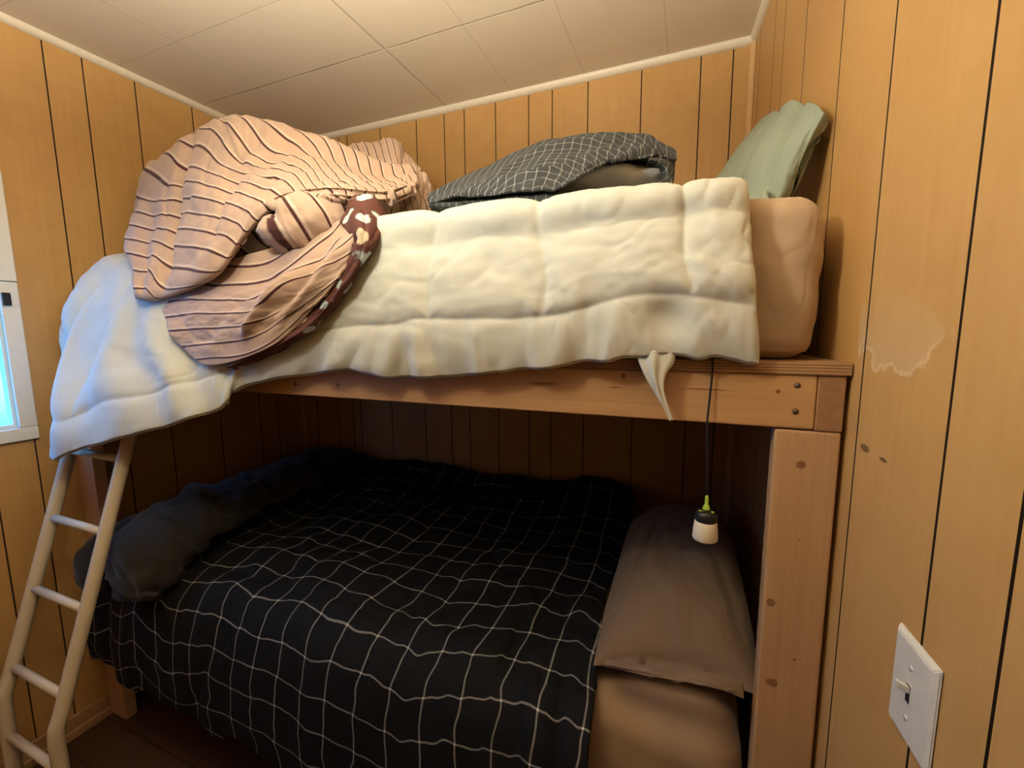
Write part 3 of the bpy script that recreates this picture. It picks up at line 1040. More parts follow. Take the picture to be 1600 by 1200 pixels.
colsA = [[(u, v, Y - 0.035 * min(1, r / 3), p_) for r, (u, v, Y, p_) in enumerate(c)] for c in colsA]
colsA = [[(u, v + 7 * (r == 0), Y, p_) for r, (u, v, Y, p_) in enumerate(c)] for c in colsA]
rowsA = [[c[r] for c in colsA] for r in range(5)]
back = [[(u + 8, v + 22, Y + 0.42, p_ - 5) for (u, v, Y, p_) in rowsA[0]]]
rowsA = back + [[(u, v, Y, p_) for (u, v, Y, p_) in rowsA[0]]] + rowsA[1:]
rowsA = curl_under(rowsA, 0.12, 4)
rowsA[-1] = [(u, v, Y, p_ + 4) for (u, v, Y, p_) in rowsA[-1]]


def creaseA(S, T):
    valley = -0.020 * np.exp(-((S - 3.0 - 0.05 * np.sin(T * 2)) / 0.20) ** 2) * np.clip(T - 0.8, 0, 1)
    valley2 = -0.010 * np.exp(-((S - 1.75) / 0.18) ** 2) * np.clip(T - 1.5, 0, 1)
    seam = -0.007 * np.exp(-((S - 4.1 - (T - 1.1) * 1.15) / 0.08) ** 2) * (T > 1.0) * (T < 3.2)
    roll = 0.012 * np.exp(-((T - 4.3) / 0.35) ** 2) * np.clip((S - 5.3) / 1.0, 0, 1)
    return valley + valley2 + seam + roll


stripe_patch('cover', rowsA, 240, 150, 0.010, 61, 0.018, creaseA, zback=1.69, tail=2.05)

# bumps at the right rear
rowsB = [[(530, 262, 1.52, 2), (575, 250, 1.55, 6), (615, 250, 1.55, 10), (645, 265, 1.5, 13), (660, 285, 1.45, 15)],
         [(535, 242, 1.32, 0), (572, 231, 1.34, 3), (610, 232, 1.34, 6.5), (640, 250, 1.32, 10), (660, 274, 1.28, 13)],
         [(545, 262, 1.15, -1), (580, 254, 1.16, 2), (612, 254, 1.17, 5), (638, 266, 1.18, 8), (656, 282, 1.18, 11)],
         [(555, 290, 1.08, -2), (585, 286, 1.08, 1), (612, 284, 1.10, 4), (636, 288, 1.12, 7), (652, 296, 1.14, 10)],
         [(565, 310, 1.15, -3), (590, 308, 1.15, 0), (615, 306, 1.16, 3), (636, 305, 1.18, 6), (650, 306, 1.2, 9)]]
stripe_patch('cover_fold', rowsB, 90, 80, 0.010, 71, 0.016, zback=1.70)
rowsB2 = [[(585, 330, 1.30, -3), (620, 310, 1.38, 0), (655, 290, 1.40, 4), (678, 300, 1.38, 7), (688, 325, 1.35, 9)],
          [(585, 318, 1.06, -3), (620, 304, 1.10, 0), (652, 272, 1.14, 3.5), (674, 286, 1.15, 6), (686, 318, 1.16, 8)],
          [(590, 335, 0.98, -4), (622, 322, 1.00, -1), (650, 312, 1.04, 2), (668, 318, 1.08, 4.5), (682, 335, 1.12, 7)],
          [(595, 352, 0.98, -5), (625, 345, 0.99, -2), (650, 342, 1.02, 1), (668, 344, 1.06, 3.5), (684, 350, 1.12, 6)],
          [(600, 362, 1.06, -6), (625, 360, 1.08, -3), (650, 358, 1.10, 0), (668, 358, 1.14, 2.5), (684, 360, 1.2, 5)]]
stripe_patch('cover_fold', rowsB2, 90, 80, 0.009, 77, 0.016, zback=1.69)

# the hanging flap
rowsD = [[(240, 440, 0.82, 0.2), (290, 425, 0.81, -0.4), (350, 405, 0.80, -1.3), (425, 385, 0.80, -1.8), (500, 355, 0.81, -0.8), (560, 325, 0.83, 0.3)],
         [(250, 472, 0.790, 1.0), (292, 456, 0.786, 0.5), (350, 442, 0.778, -0.1), (420, 432, 0.77, -0.1), (495, 405, 0.765, 1.1), (552, 368, 0.77, 2.0)],
         [(252, 490, 0.765, 1.8), (295, 478, 0.760, 1.5), (350, 470, 0.752, 1.1), (412, 460, 0.745, 1.0), (478, 440, 0.746, 3.0), (543, 402, 0.757, 3.2)],
         [(263, 515, 0.752, 2.9), (303, 505, 0.746, 2.65), (350, 498, 0.74, 2.4), (402, 488, 0.736, 2.2), (460, 472, 0.740, 3.2), (522, 442, 0.752, 4.1)],
         [(284, 542, 0.748, 4.0), (316, 536, 0.742, 3.9), (354, 528, 0.738, 3.7), (396, 518, 0.736, 3.6), (444, 504, 0.742, 4.3), (492, 478, 0.754, 5.0)],
         [(316, 570, 0.745, 5.4), (338, 570, 0.742, 5.5), (364, 565, 0.740, 5.3), (396, 554, 0.740, 5.2), (432, 536, 0.745, 5.3), (466, 510, 0.756, 5.9)]]


def creaseD(S, T):
    r1 = 0.020 * np.exp(-((S - 3.35 + (T - 2.0) * 0.28) / 0.22) ** 2) * np.clip(T - 0.6, 0, 1) * np.clip(4.6 - T, 0, 1)
    r2 = -0.014 * np.exp(-((S - 3.85 + (T - 2.0) * 0.2) / 0.16) ** 2) * np.exp(-((T - 2.0) / 1.3) ** 2)
    r3 = 0.010 * np.exp(-((S - 4.35 + (T - 2.0) * 0.22) / 0.25) ** 2) * np.exp(-((T - 2.6) / 1.5) ** 2)
    return r1 + r2 + r3


rowsD = [[(u, v, Y - 0.032, p_) for (u, v, Y, p_) in r] for r in rowsD]
stripe_patch('cover_flap', rowsD, 150, 130, 0.005, 83, 0.010, creaseD)


def ring_tube(name, rings, mat, root, n=40, m=60, amp=0.006, seed=1, stripes=None, closed=True):
    """lofted soft roll: rings of (centre xyz, half width, half height, stripe) swept along the path"""
    A = np.array([[*c, a, b, p_] for (c, a, b, p_) in rings], float)
    W = cr_weights(len(A), m)
    R = W @ A
    T = np.gradient(R[:, :3], axis=0)
    T /= np.linalg.norm(T, axis=1, keepdims=True)
    up = np.array((0, 0, 1.0))
    side = np.cross(T, up); side /= np.maximum(np.linalg.norm(side, axis=1, keepdims=True), 1e-6)
    nup = np.cross(side, T)
    ang = np.linspace(0, 2 * np.pi, n + 1)
    V = np.zeros((m, n + 1, 3)); UV = np.zeros((m, n + 1, 2))
    for i in range(m):
        na = ang / (2 * np.pi) * 6
        w = 1 + 0.0 * ang
        off = amp * (fbm(np.cos(ang) * 1.6 + i * 0.16, np.sin(ang) * 1.6 + i * 0.05, seed, 3) - 0.6 * ridged(np.cos(ang) * 1.1 + i * 0.11, np.sin(ang) * 1.1 + i * 0.03 + 5, seed + 4))
        a = R[i, 3] + off; b = R[i, 4] + off
        V[i] = R[i, :3] + np.outer(np.cos(ang) * a, side[i]) + np.outer(np.sin(ang) * b, nup[i])
        UV[i, :, 0] = ang; UV[i, :, 1] = R[i, 5]
    N = n + 1
    Fc = [tuple(f) for f in grid_faces(m, N)]
    verts = list(V.reshape(-1, 3)); uvs = list(UV.reshape(-1, 2))
    if closed:
        for i, rev in ((0, True), (m - 1, False)):
            c = len(verts)
            verts.append(V[i, :-1].mean(0)); uvs.append((0, R[i, 5]))
            for k in range(n):
                a, b = i * N + k, i * N + k + 1
                Fc.append((b, a, c) if rev else (a, b, c))
    o = mesh_obj(name, verts, Fc, mat, None, True, np.array(uvs))
    # weld the seam column
    bm = bmesh.new(); bm.from_mesh(o.data)
    bmesh.ops.remove_doubles(bm, verts=list(bm.verts), dist=1e-5)
    bmesh.ops.recalc_face_normals(bm, faces=list(bm.faces))
    bm.to_mesh(o.data); bm.free()
    o.data.polygons.foreach_set('use_smooth', [True] * len(o.data.polygons))
    return adopt(o, root)


# rolled fold with an open end facing the room
ring_tube('cover_roll', [
    (at(478, 352, 0.850), 0.022, 0.018, 2.0),
    (at(460, 360, 0.800), 0.034, 0.026, 1.2),
    (at(447, 366, 0.770), 0.052, 0.042, 0.3),
    (at(456, 362, 0.775), 0.070, 0.060, -0.4),
    (at(482, 350, 0.800), 0.084, 0.070, -1.5),
    (at(520, 335, 0.850), 0.088, 0.068, -3.2),
    (at(560, 322, 0.920), 0.080, 0.060, -5.0),
    (at(600, 318, 1.010), 0.055, 0.040, -7.0)], M['stripes'], duvet, 44, 80, 0.008, 91)
# tucked fold between the mound and the roll
ring_tube('cover_fold', [
    (at(372, 402, 0.850), 0.030, 0.022, 8.0),
    (at(392, 385, 0.850), 0.055, 0.040, 7.0),
    (at(420, 365, 0.870), 0.075, 0.055, 5.6),
    (at(450, 345, 0.91), 0.085, 0.060, 4.2),
    (at(490, 325, 0.93), 0.075, 0.050, 2.8)], M['stripes'], duvet, 40, 50, 0.009, 97)

# floral reverse side turned out along the flap's edge
rowsE = [[(528, 345, 0.80), (549, 372, 0.768), (542, 408, 0.762), (514, 455, 0.758), (472, 500, 0.757), (424, 536, 0.752), (352, 569, 0.748)],
         [(546, 306, 0.84), (562, 352, 0.762), (556, 410, 0.756), (524, 460, 0.752), (480, 506, 0.750), (430, 541, 0.747), (358, 573, 0.745)],
         [(582, 306, 0.86), (580, 362, 0.775), (565, 412, 0.766), (532, 464, 0.762), (487, 511, 0.760), (436, 545, 0.757), (364, 576, 0.753)],
         [(614, 345, 0.90), (594, 366, 0.80), (571, 412, 0.785), (537, 465, 0.778), (491, 513, 0.775), (440, 548, 0.770), (368, 579, 0.765)]]
rowsE = [[(u, v, Y - 0.030) for (u, v, Y) in r] for r in rowsE]
G, S, T = fine_grid(at_rows(rowsE), 120, 40)
n_, _ = toward_cam(G)
G = G + n_ * (0.004 * fbm(S * 1.5, T * 1.2, 7, 3) - 0.004 * ridged(S * 1.2, T + 2, 12))[..., None]
o = adopt(sheet('reverse_side', G, M['floral'], None, None, 0.006), duvet)
tag(o, 'brown floral reverse side showing pale leaves')


# ------------------------------------------------------------------ pillows
def bag(name, rows, nu, nv, mat, thick, seed, amp=0.006, uvscale=None, root=None, fr=1.0, extra=None):
    """closed cushion: visible face from control rows, hidden face at thickness that closes at the rim"""
    ctrl = rows if isinstance(rows, np.ndarray) else at_rows(rows)
    G, S, T = fine_grid(ctrl, nu, nv)
    P = smooth_grid(G[..., :3], 2)
    n, s = toward_cam(P)
    ns, nt = ctrl.shape[1] - 1, ctrl.shape[0] - 1
    e = np.minimum(np.minimum(S, ns - S) / ns, np.minimum(T, nt - T) / nt)
    off = amp * (fbm(S * fr, T * fr, seed, 3) - 0.9 * ridged(S * 0.9 * fr, T * 0.5 * fr + 4, seed + 2)) * np.clip(e * 14, 0.25, 1)
    if extra is not None: off = off + extra(S, T)
    P = P + n * off[..., None]
    b = thick * np.sqrt(np.clip(e * 2.6, 0, 1)) + 0.003
    uv = arc_uv(P)
    if uvscale: uv = uv / uvscale
    o = sheet(name, P, mat, None, uv, 0.01, None, b)
    if root is not None: adopt(o, root)
    return o


rowsG = [[(1232, 312, 0.985), (1246, 266, 0.965), (1265, 220, 0.958), (1286, 176, 0.955)],
         [(1212, 312, 0.97), (1228, 262, 0.965), (1250, 212, 0.965), (1276, 164, 0.985)],
         [(1180, 312, 1.02), (1200, 258, 1.02), (1226, 206, 1.03), (1258, 160, 1.06)],
         [(1150, 312, 1.14), (1170, 256, 1.14), (1196, 208, 1.16), (1228, 164, 1.18)],
         [(1128, 308, 1.26), (1148, 256, 1.28), (1175, 214, 1.30), (1208, 174, 1.32)],
         [(1110, 298, 1.36), (1128, 266, 1.40), (1152, 230, 1.43), (1190, 186, 1.44)]]
gp = empty('pillow', (0.10, 1.2, 1.67))
tag(gp, 'sage green pillow leaning against the wall at the right end', 'pillow')


def creaseG(S, T):
    S = S - 1
    a = -0.016 * np.exp(-((T - 1.75 - 0.12 * S) / 0.16) ** 2) * np.clip(S / 0.8, 0, 1)
    b = -0.013 * np.exp(-((T - 3.3 - 0.10 * S) / 0.2) ** 2) * np.clip(S / 0.6, 0, 1)
    c = 0.010 * np.exp(-((T - 2.5) / 0.5) ** 2)
    return a + b + c


cG = at_rows(rowsG)
foot = cG[:, :1].copy(); foot[..., 2] = 1.676; foot[..., 0] -= 0.03
rowsG = np.concatenate((foot, cG), axis=1)
bag('pillowcase', rowsG, 110, 130, M['pillow_green'], 0.045, 101, 0.0028, None, gp, 1.0, creaseG)

# grey checked pillow with an open case end
pp = empty('pillow', (-0.3, 1.1, 1.70))
tag(pp, 'charcoal checked pillow lying in the middle with its case open', 'pillow')
rowsP = [[(676, 312, 1.14), (765, 292, 1.46), (860, 268, 1.52), (945, 262, 1.52), (1005, 268, 1.48), (1050, 284, 1.40)],
         [(671, 311, 1.12), (762, 268, 1.26), (860, 229, 1.31), (945, 221, 1.31), (1008, 229, 1.28), (1050, 252, 1.25)],
         [(670, 313, 1.07), (755, 284, 1.08), (838, 254, 1.09), (915, 240, 1.12), (985, 232, 1.16), (1054, 256, 1.19)],
         [(671, 316, 1.02), (750, 303, 0.975), (822, 284, 0.96), (892, 268, 0.99), (962, 246, 1.07), (1040, 247, 1.14)],
         [(673, 318, 1.00), (745, 313, 0.95), (815, 304, 0.93), (880, 296, 0.935), (942, 262, 1.035), (1020, 244, 1.115)]]


def pillowP(S, T):
    return -0.006 * np.exp(-((T - 3.9) / 0.12) ** 2)


rowsP = [[(u, v, 0.895 + (Y - 0.93) * 0.72) for (u, v, Y) in r] for r in rowsP]
ctrl = at_rows(rowsP); ctrl[0, :, 2] = 1.69; ctrl[0, :, 1] += 0.06
G, S, T = fine_grid(ctrl, 150, 110)
P = smooth_grid(G, 2)
n_, _ = toward_cam(P)
P = P + n_ * (0.008 * fbm(S * 0.9, T * 0.9, 111, 4) - 0.008 * ridged(S * 0.6 + 0.3 * T, T * 0.9, 113))[..., None]
uv = arc_uv(P)
uvc = np.stack((P[..., 0] / 0.022 + 0.25 * vnoise(S, T, 3), uv[..., 1] / 0.022), axis=-1)
adopt(sheet('pillowcase', P, M['plaid_grey'], None, uvc, 0.006), pp)
rowsQ = [[(671, 316, 1.02), (745, 310, 0.96), (815, 303, 0.94), (880, 297, 0.94), (940, 300, 0.965), (1000, 292, 1.03), (1050, 272, 1.12)],
         [(672, 319, 1.01), (745, 317, 0.945), (815, 312, 0.925), (880, 305, 0.925), (940, 304, 0.95), (1000, 298, 1.01), (1052, 284, 1.10)],
         [(676, 323, 1.01), (745, 326, 0.945), (815, 324, 0.925), (880, 314, 0.925), (940, 309, 0.955), (1000, 304, 1.015), (1050, 298, 1.10)],
         [(690, 323, 1.10), (750, 326, 1.10), (815, 324, 1.10), (880, 314, 1.10), (940, 309, 1.12), (1000, 304, 1.16), (1045, 300, 1.22)]]
rowsQ = [[(u, v, 0.895 + (Y - 0.93) * 0.72) for (u, v, Y) in r] for r in rowsQ]
ctrl = at_rows(rowsQ); ctrl[-1, :, 2] = 1.70
G, S, T = fine_grid(ctrl, 130, 40)
n_, _ = toward_cam(G)
P = G + n_ * (0.004 * fbm(S * 1.2, T * 1.2, 121, 3) - 0.005 * ridged(S * 0.8, T * 1.5, 123))[..., None]
uv = arc_uv(P)
uvc = np.stack((P[..., 0] / 0.022, uv[..., 1] / 0.022), axis=-1)
adopt(sheet('pillowcase_lip', P, M['plaid_grey'], None, uvc, 0.005), pp)
# right rim that closes the mouth of the case
rowsRim = [[(1018, 242, 1.13), (1040, 246, 1.15), (1053, 258, 1.17), (1054, 276, 1.15), (1050, 294, 1.12)],
           [(1014, 250, 1.10), (1030, 254, 1.11), (1041, 264, 1.12), (1043, 278, 1.11), (1038, 293, 1.09)],
           [(1010, 258, 1.16), (1022, 262, 1.18), (1030, 270, 1.19), (1030, 281, 1.18), (1024, 293, 1.16)]]
rowsRim = [[(u, v, 0.895 + (Y - 0.93) * 0.72) for (u, v, Y) in r] for r in rowsRim]
G, S, T = fine_grid(at_rows(rowsRim), 60, 24)
uv = arc_uv(G) / 0.022
adopt(sheet('pillowcase_hem', G, M['plaid_grey'], None, uv, 0.005), pp)
c_ = at(950, 282, 1.06)
rows_in = []
for tt in np.linspace(0, math.pi, 14):
    rows_in.append((0.001 + 0.085 * math.sin(tt) ** 0.8, -0.062 * math.cos(tt)))
ins = lathe('pillow_insert', rows_in, (0, 0, 0), M['stuffing'], None, 40)
for v in ins.data.vertices:
    x, y, z = v.co
    k = 1 + 0.12 * float(vnoise(x * 40, y * 40 + z * 30, 9))
    v.co = (x * 1.5 * k + c_[0], y * 1.2 * k + c_[1] + 0.06, z * 0.50 * k + c_[2] + 0.006)
adopt(ins, pp)

# brown pillow on the lower bunk
bp = empty('pillow', (0.0, 1.2, 0.70))
tag(bp, 'brown pillow on the lower bunk by the right post', 'pillow')


def pillow_world():
    """plump pillow, long side into the room's depth, right side pushed up against the wall"""
    nu, nv = 110, 120
    S, T = np.meshgrid(np.linspace(-1, 1, nu), np.linspace(-1, 1, nv))
    prof = (np.clip(1 - np.abs(S) ** 2.6, 0, 1) ** 0.55) * (np.clip(1 - np.abs(T) ** 3.2, 0, 1) ** 0.55)
    pinch = 1 - 0.06 * (1 - S ** 2) * np.abs(T) ** 3
    x = -0.002 + 0.164 * S * (1 - 0.05 * np.abs(T) ** 4)
    y = 1.212 + 0.370 * T * pinch
    lift = 0.035 * (S + 1) / 2
    base = 0.742 + lift
    top = 0.150 * prof * (1 + 0.10 * S) + 0.03 * prof * (T * 0.3)
    wr = 0.006 * fbm(S * 2.2, T * 2.8, 131, 4) - 0.010 * ridged(S * 1.3 + T * 0.6, T * 1.2 - S * 0.5, 133)
    wr += -0.010 * np.exp(-((S + 0.55 - 0.3 * (T + 0.4)) / 0.07) ** 2) * np.exp(-((T + 0.1) / 0.4) ** 2)
    zt = base + top + wr * np.clip(prof * 2, 0.15, 1)
    P = np.stack((x, y, zt), axis=-1)
    zb = np.maximum(base - 0.055 * prof, 0.714)
    Q = np.stack((x, y, zb), axis=-1)
    N = nu * nv
    V = np.concatenate((P.reshape(-1, 3), Q.reshape(-1, 3)))
    Fc = [tuple(f) for f in grid_faces(nv, nu)] + [tuple(f) for f in grid_faces(nv, nu, N, True)]
    rim = [j for j in range(nu)] + [i * nu + nu - 1 for i in range(1, nv)] + [(nv - 1) * nu + j for j in range(nu - 2, -1, -1)] + [i * nu for i in range(nv - 2, 0, -1)]
    for a, b in zip(rim, rim[1:] + rim[:1]):
        Fc.append((a, a + N, b + N, b))
    return mesh_obj('pillowcase', V, Fc, M['pillow_brown'])


adopt(pillow_world(), bp)
# open hem of the pillowcase hanging down at the near end
rowsH = [[(946, 1028, 0.838), (1000, 1036, 0.822), (1060, 1044, 0.812), (1120, 1054, 0.808), (1162, 1066, 0.820)],
         [(945, 1036, 0.815), (1000, 1047, 0.80), (1060, 1056, 0.794), (1120, 1067, 0.79), (1163, 1082, 0.806)],
         [(945, 1042, 0.812), (1000, 1054, 0.795), (1060, 1064, 0.788), (1120, 1076, 0.785), (1163, 1092, 0.800)]]
G, S, T = fine_grid(at_rows(rowsH), 70, 24)
n_, _ = toward_cam(G)
G = G + n_ * (0.003 * fbm(S * 1.6, T, 141, 3))[..., None]
adopt(sheet('pillowcase_hem', G, M['pillow_brown'], None, None, 0.006), bp)

# ------------------------------------------------------------------ black checked comforter on the lower bunk
def comforter_black():
    Xs = [-1.895, -1.75, -1.55, -1.30, -1.05, -0.80, -0.55, -0.35, -0.18]
    rowsW = [  # (Y, z) with per-row right edge and crest variation
        (1.775, 0.735), (1.735, 0.800), (1.63, 0.765), (1.42, 0.722), (1.18, 0.718), (0.97, 0.716),
        (0.835, 0.702), (0.770, 0.655), (0.738, 0.560), (0.726, 0.450), (0.722, 0.390), (0.724, 0.320)]
    redge = [-0.17, -0.185, -0.17, -0.16, -0.185, -0.165, -0.145, -0.140, -0.138, -0.138, -0.14, -0.142]
    ctrl = []
    for r, (Y, z) in enumerate(rowsW):
        row = []
        for c, X in enumerate(Xs):
            f = c / (len(Xs) - 1)
            x = -1.895 + (X + 1.895) * (redge[r] + 1.895) / (-0.18 + 1.895)
            y = Y - (0.045 * f ** 1.5 * (r >= 6)) * (1 if r < 11 else 1)
            zz = z + (0.012 * math.sin(c * 1.9 + r) if r in (1, 2) else 0) + (0.025 * f ** 3 if r in (1, 2) else 0)
            if r >= 9: zz += 0.0
            row.append((x, y, zz))
        ctrl.append(row)
    G, S, T = fine_grid(np.array(ctrl), 300, 260)
    P = smooth_grid(G, 3)
    n = grid_normals(P)
    if n[60, 100, 2] < 0: n = -n
    top = np.clip((6.3 - T) / 0.8, 0, 1)
    front = 1 - top
    off = top * (0.014 * fbm(S * 1.1, T * 1.0, 151, 3) - 0.012 * ridged(S * 0.9 + 0.4 * T, T * 0.8, 153) - 0.008 * ridged(S * 1.7 - 0.7 * T, T * 1.3, 157))
    # folds running down the front
    off += front * (0.010 * vnoise(S * 1.6 + 0.15 * T, T * 0.12, 161) + 0.007 * vnoise(S * 3.1 - 0.1 * T, T * 0.2, 163) - 0.010 * ridged(S * 0.85 + 0.1 * T, T * 0.1 + 2, 167))
    off += -0.020 * np.exp(-((S - 6.95 - 0.10 * (T - 6)) / 0.10) ** 2) * np.clip((T - 4.6), 0, 1)
    off += -0.012 * np.exp(-((S - 7.6 - 0.02 * (T - 6)) / 0.08) ** 2) * np.clip((T - 5.2), 0, 1)
    off = np.where(off < -0.016, -0.016, off)
    P = P + n * (off + 0.014)[..., None]
    hem = np.clip((T - 10.3) / 0.7, 0, 1)
    P[..., 2] += hem * (0.020 * vnoise(S * 1.3, S * 0, 171) + 0.008 * vnoise(S * 3.0, S * 0, 173))
    P[..., 1] = np.minimum(P[..., 1], 1.79)
    uv = arc_uv(P)
    U = (P[..., 0] + 1.895 + 0.012 * fbm(S * 0.9, T * 0.8, 181, 3)) / 0.0885 + 0.35
    V_ = (uv[..., 1] - uv[:, 150:151, 1] * 0 + 0.012 * fbm(S * 1.1, T * 0.7, 183, 3)) / 0.0885
    # small jumps where the cloth is pinched into folds
    o = sheet('comforter', P, M['plaid_black'], None, np.stack((U, V_), axis=-1), 0.010)
    tag(o, 'black comforter with a thin white check on the lower bunk', 'comforter')
    return o


comforter_black()

# ------------------------------------------------------------------ black fleece blanket
fb = empty('blanket', (-1.6, 1.1, 0.73))
tag(fb, 'black fleece blanket bunched along the left end of the lower bunk', 'blanket')


def fl_(u, v, Y): return at(u, v, Y)


ring_tube('fleece', [
    ((-1.505, 0.690, 0.655), 0.050, 0.040, 0),
    ((-1.515, 0.715, 0.700), 0.095, 0.075, 0),
    ((-1.545, 0.780, 0.775), 0.140, 0.090, 0),
    ((-1.585, 0.900, 0.810), 0.165, 0.085, 0),
    ((-1.615, 1.060, 0.815), 0.165, 0.080, 0),
    ((-1.635, 1.250, 0.812), 0.150, 0.078, 0),
    ((-1.645, 1.450, 0.810), 0.135, 0.072, 0),
    ((-1.645, 1.620, 0.815), 0.120, 0.062, 0),
    ((-1.645, 1.700, 0.810), 0.060, 0.030, 0)], M['fleece'], fb, 72, 110, 0.016, 191)
ring_tube('fleece_fold', [
    ((-1.735, 0.688, 0.640), 0.040, 0.030, 0),
    ((-1.735, 0.705, 0.690), 0.070, 0.055, 0),
    ((-1.745, 0.760, 0.745), 0.085, 0.065, 0),
    ((-1.760, 0.880, 0.775), 0.070, 0.055, 0),
    ((-1.770, 0.980, 0.785), 0.030, 0.025, 0)], M['fleece'], fb, 48, 60, 0.008, 197)

# ------------------------------------------------------------------ ladder
lad = empty('ladder', (-1.675, 0.55, 0))
tag(lad, 'cream tubular metal ladder hooked on the bunk at the left', 'ladder')
LX1, LX2 = -1.820, -1.530


def lad_y(z):
    return 0.765 - (1.25 - z) * 0.315


def stile(x):
    zb = 0.405
    pts = [(x, 0.815, 1.405 + 0.02), (x, 0.79, 1.43), (x, 0.768, 1.40), (x, 0.765, 1.30), (x, lad_y(1.22), 1.22)]
    z = 1.10
    while z > zb + 0.05:
        pts.append((x, lad_y(z), z)); z -= 0.1
    yb = lad_y(zb)
    pts += [(x, lad_y(zb + 0.03), zb + 0.03), (x, yb - 0.002, zb), (x, yb - 0.006, zb - 0.03), (x, yb - 0.007, zb - 0.08), (x, yb - 0.007, 0.002)]
    # smooth
    A = np.array(pts)
    A = cr_weights(len(A), 90) @ A
    return A[8:] if False else A


for x in (LX1, LX2):
    o = adopt(tube('side_rail', [tuple(q) for q in stile(x)], 0.0175, M['ladder'], None, 18), lad)
    f_ = adopt(lathe('rubber_foot', [(0.0185, 0.0), (0.0195, 0.004), (0.0195, 0.03), (0.018, 0.033)], (x, lad_y(0.405) - 0.007, 0.0), M['ladder']), lad)
for z in (1.085, 0.885, 0.685, 0.475, 0.275):
    y = lad_y(z) if z > 0.41 else lad_y(0.405) - 0.007
    V, Fc = tube_mesh([(LX1 + 0.004, y, z), (LX2 - 0.004, y, z)], 0.0115, 14)
    adopt(mesh_obj('rung', V, Fc, M['ladder']), lad)

# ------------------------------------------------------------------ hanging lantern
LPX, LPY = 0.0425, 0.778
lan = empty('hanging_lantern', (LPX, LPY, 1.09))
tag(lan, 'small white lantern with black cap hanging on a cord over the brown pillow', 'lamp')
adopt(lathe('shade', [(0.001, 0.0), (0.015, 0.0), (0.0195, 0.002), (0.0205, 0.005), (0.0195, 0.02), (0.0178, 0.034), (0.017, 0.036)], (LPX, LPY, 1.0945), M['lamp_white']), lan)
cap = adopt(lathe('cap', [(0.0172, 0.0), (0.0178, 0.002), (0.0178, 0.012), (0.0155, 0.0165), (0.008, 0.0185), (0.001, 0.019)], (LPX, LPY, 1.1295), M['black_plastic']), lan)
bm = bmesh.new()
add_box(bm, (LPX - 0.012, LPY - 0.006, 1.1462), (LPX - 0.006, LPY - 0.003, 1.1482), 0.0005)
add_box(bm, (LPX + 0.007, LPY - 0.006, 1.1462), (LPX + 0.012, LPY - 0.002, 1.1482), 0.0005)
adopt(bm_obj('lime_tab', bm, M['lime_plastic']), lan)
adopt(lathe('hook', [(0.0058, 0.0), (0.0062, 0.003), (0.0045, 0.008), (0.0030, 0.010), (0.0032, 0.018), (0.0026, 0.024), (0.001, 0.0275)], (LPX, LPY, 1.1483), M['lime_plastic'], None, 16), lan)
cp = [(LPX - 0.001, 0.95, 1.4065), (LPX - 0.001, 0.83, 1.4065), (LPX - 0.001, 0.800, 1.4060), (LPX - 0.001, 0.793, 1.402), (LPX - 0.0005, 0.7925, 1.385), (LPX - 0.003, 0.791, 1.34), (LPX - 0.005, 0.786, 1.297), (LPX - 0.003, 0.781, 1.25), (LPX, LPY, 1.175)]
A = cr_weights(len(cp), 60) @ np.array(cp)
adopt(tube('cord', [tuple(q) for q in A], 0.0017, M['black_plastic'], None, 8), lan)

# ------------------------------------------------------------------ light switch
sw = empty('light_switch', (0, 0, 0))
tag(sw, 'white toggle light switch on the right wall', 'light switch')
dS = (YB - 0.566) / math.cos(SL)
sw.location = (XR0 + math.sin(SL) * dS, YB - math.cos(SL) * dS, 1.052)
sw.rotation_euler = (0, 0, -math.pi / 2 + SL)


def swbox(name, lo, hi, mat, bev, seg=3):
    bm = bmesh.new()
    add_box(bm, lo, hi, bev, seg)
    return bm_obj(name, bm, mat, sw, True if bev > 0.002 else False)


# plate: chamfered slab
bm = bmesh.new()
hw, hh, th, ch = 0.0395, 0.061, 0.0068, 0.006
a = [bm.verts.new((sx * hw, -0.0005, sz * hh)) for sx, sz in ((-1, -1), (1, -1), (1, 1), (-1, 1))]
a2 = [bm.verts.new((sx * hw, -0.0026, sz * hh)) for sx, sz in ((-1, -1), (1, -1), (1, 1), (-1, 1))]
b = [bm.verts.new((sx * (hw - ch), -th, sz * (hh - ch))) for sx, sz in ((-1, -1), (1, -1), (1, 1), (-1, 1))]
bm.faces.new(b); bm.faces.new(a[::-1])
for q, r in ((a, a2), (a2, b)):
    for i in range(4):
        bm.faces.new((q[i], q[(i + 1) % 4], r[(i + 1) % 4], r[i]))
bmesh.ops.bevel(bm, geom=[e for e in bm.edges], offset=0.0012, segments=2, affect='EDGES')
bm_obj('plate', bm, M['switch_white'], sw)
swbox('toggle_slot', (-0.0052, -0.0074, -0.0125), (0.0052, -0.0065, 0.0125), M['switch_white'], 0.0003, 1)
sl = swbox('slot_shadow_gap', (-0.0036, -0.0079, -0.0105), (0.0036, -0.0070, 0.0105), M['dark_slot'], 0.0003, 1)
bm = bmesh.new()
vs = add_box(bm, (-0.0033, -0.0195, 0.0005), (0.0033, -0.006, 0.0085), 0.0012, 2)
for v in bm.verts:
    v.co.z += (-v.co.y - 0.006) * 0.45
bm_obj('toggle', bm, M['switch_white'], sw)
for sz in (-0.0302, 0.0302):
    V, Fc = tube_mesh([(0, -0.0058, sz), (0, -0.0074, sz)], 0.0032, 14)
    mesh_obj('screw', V, Fc, M['switch_white'], sw)

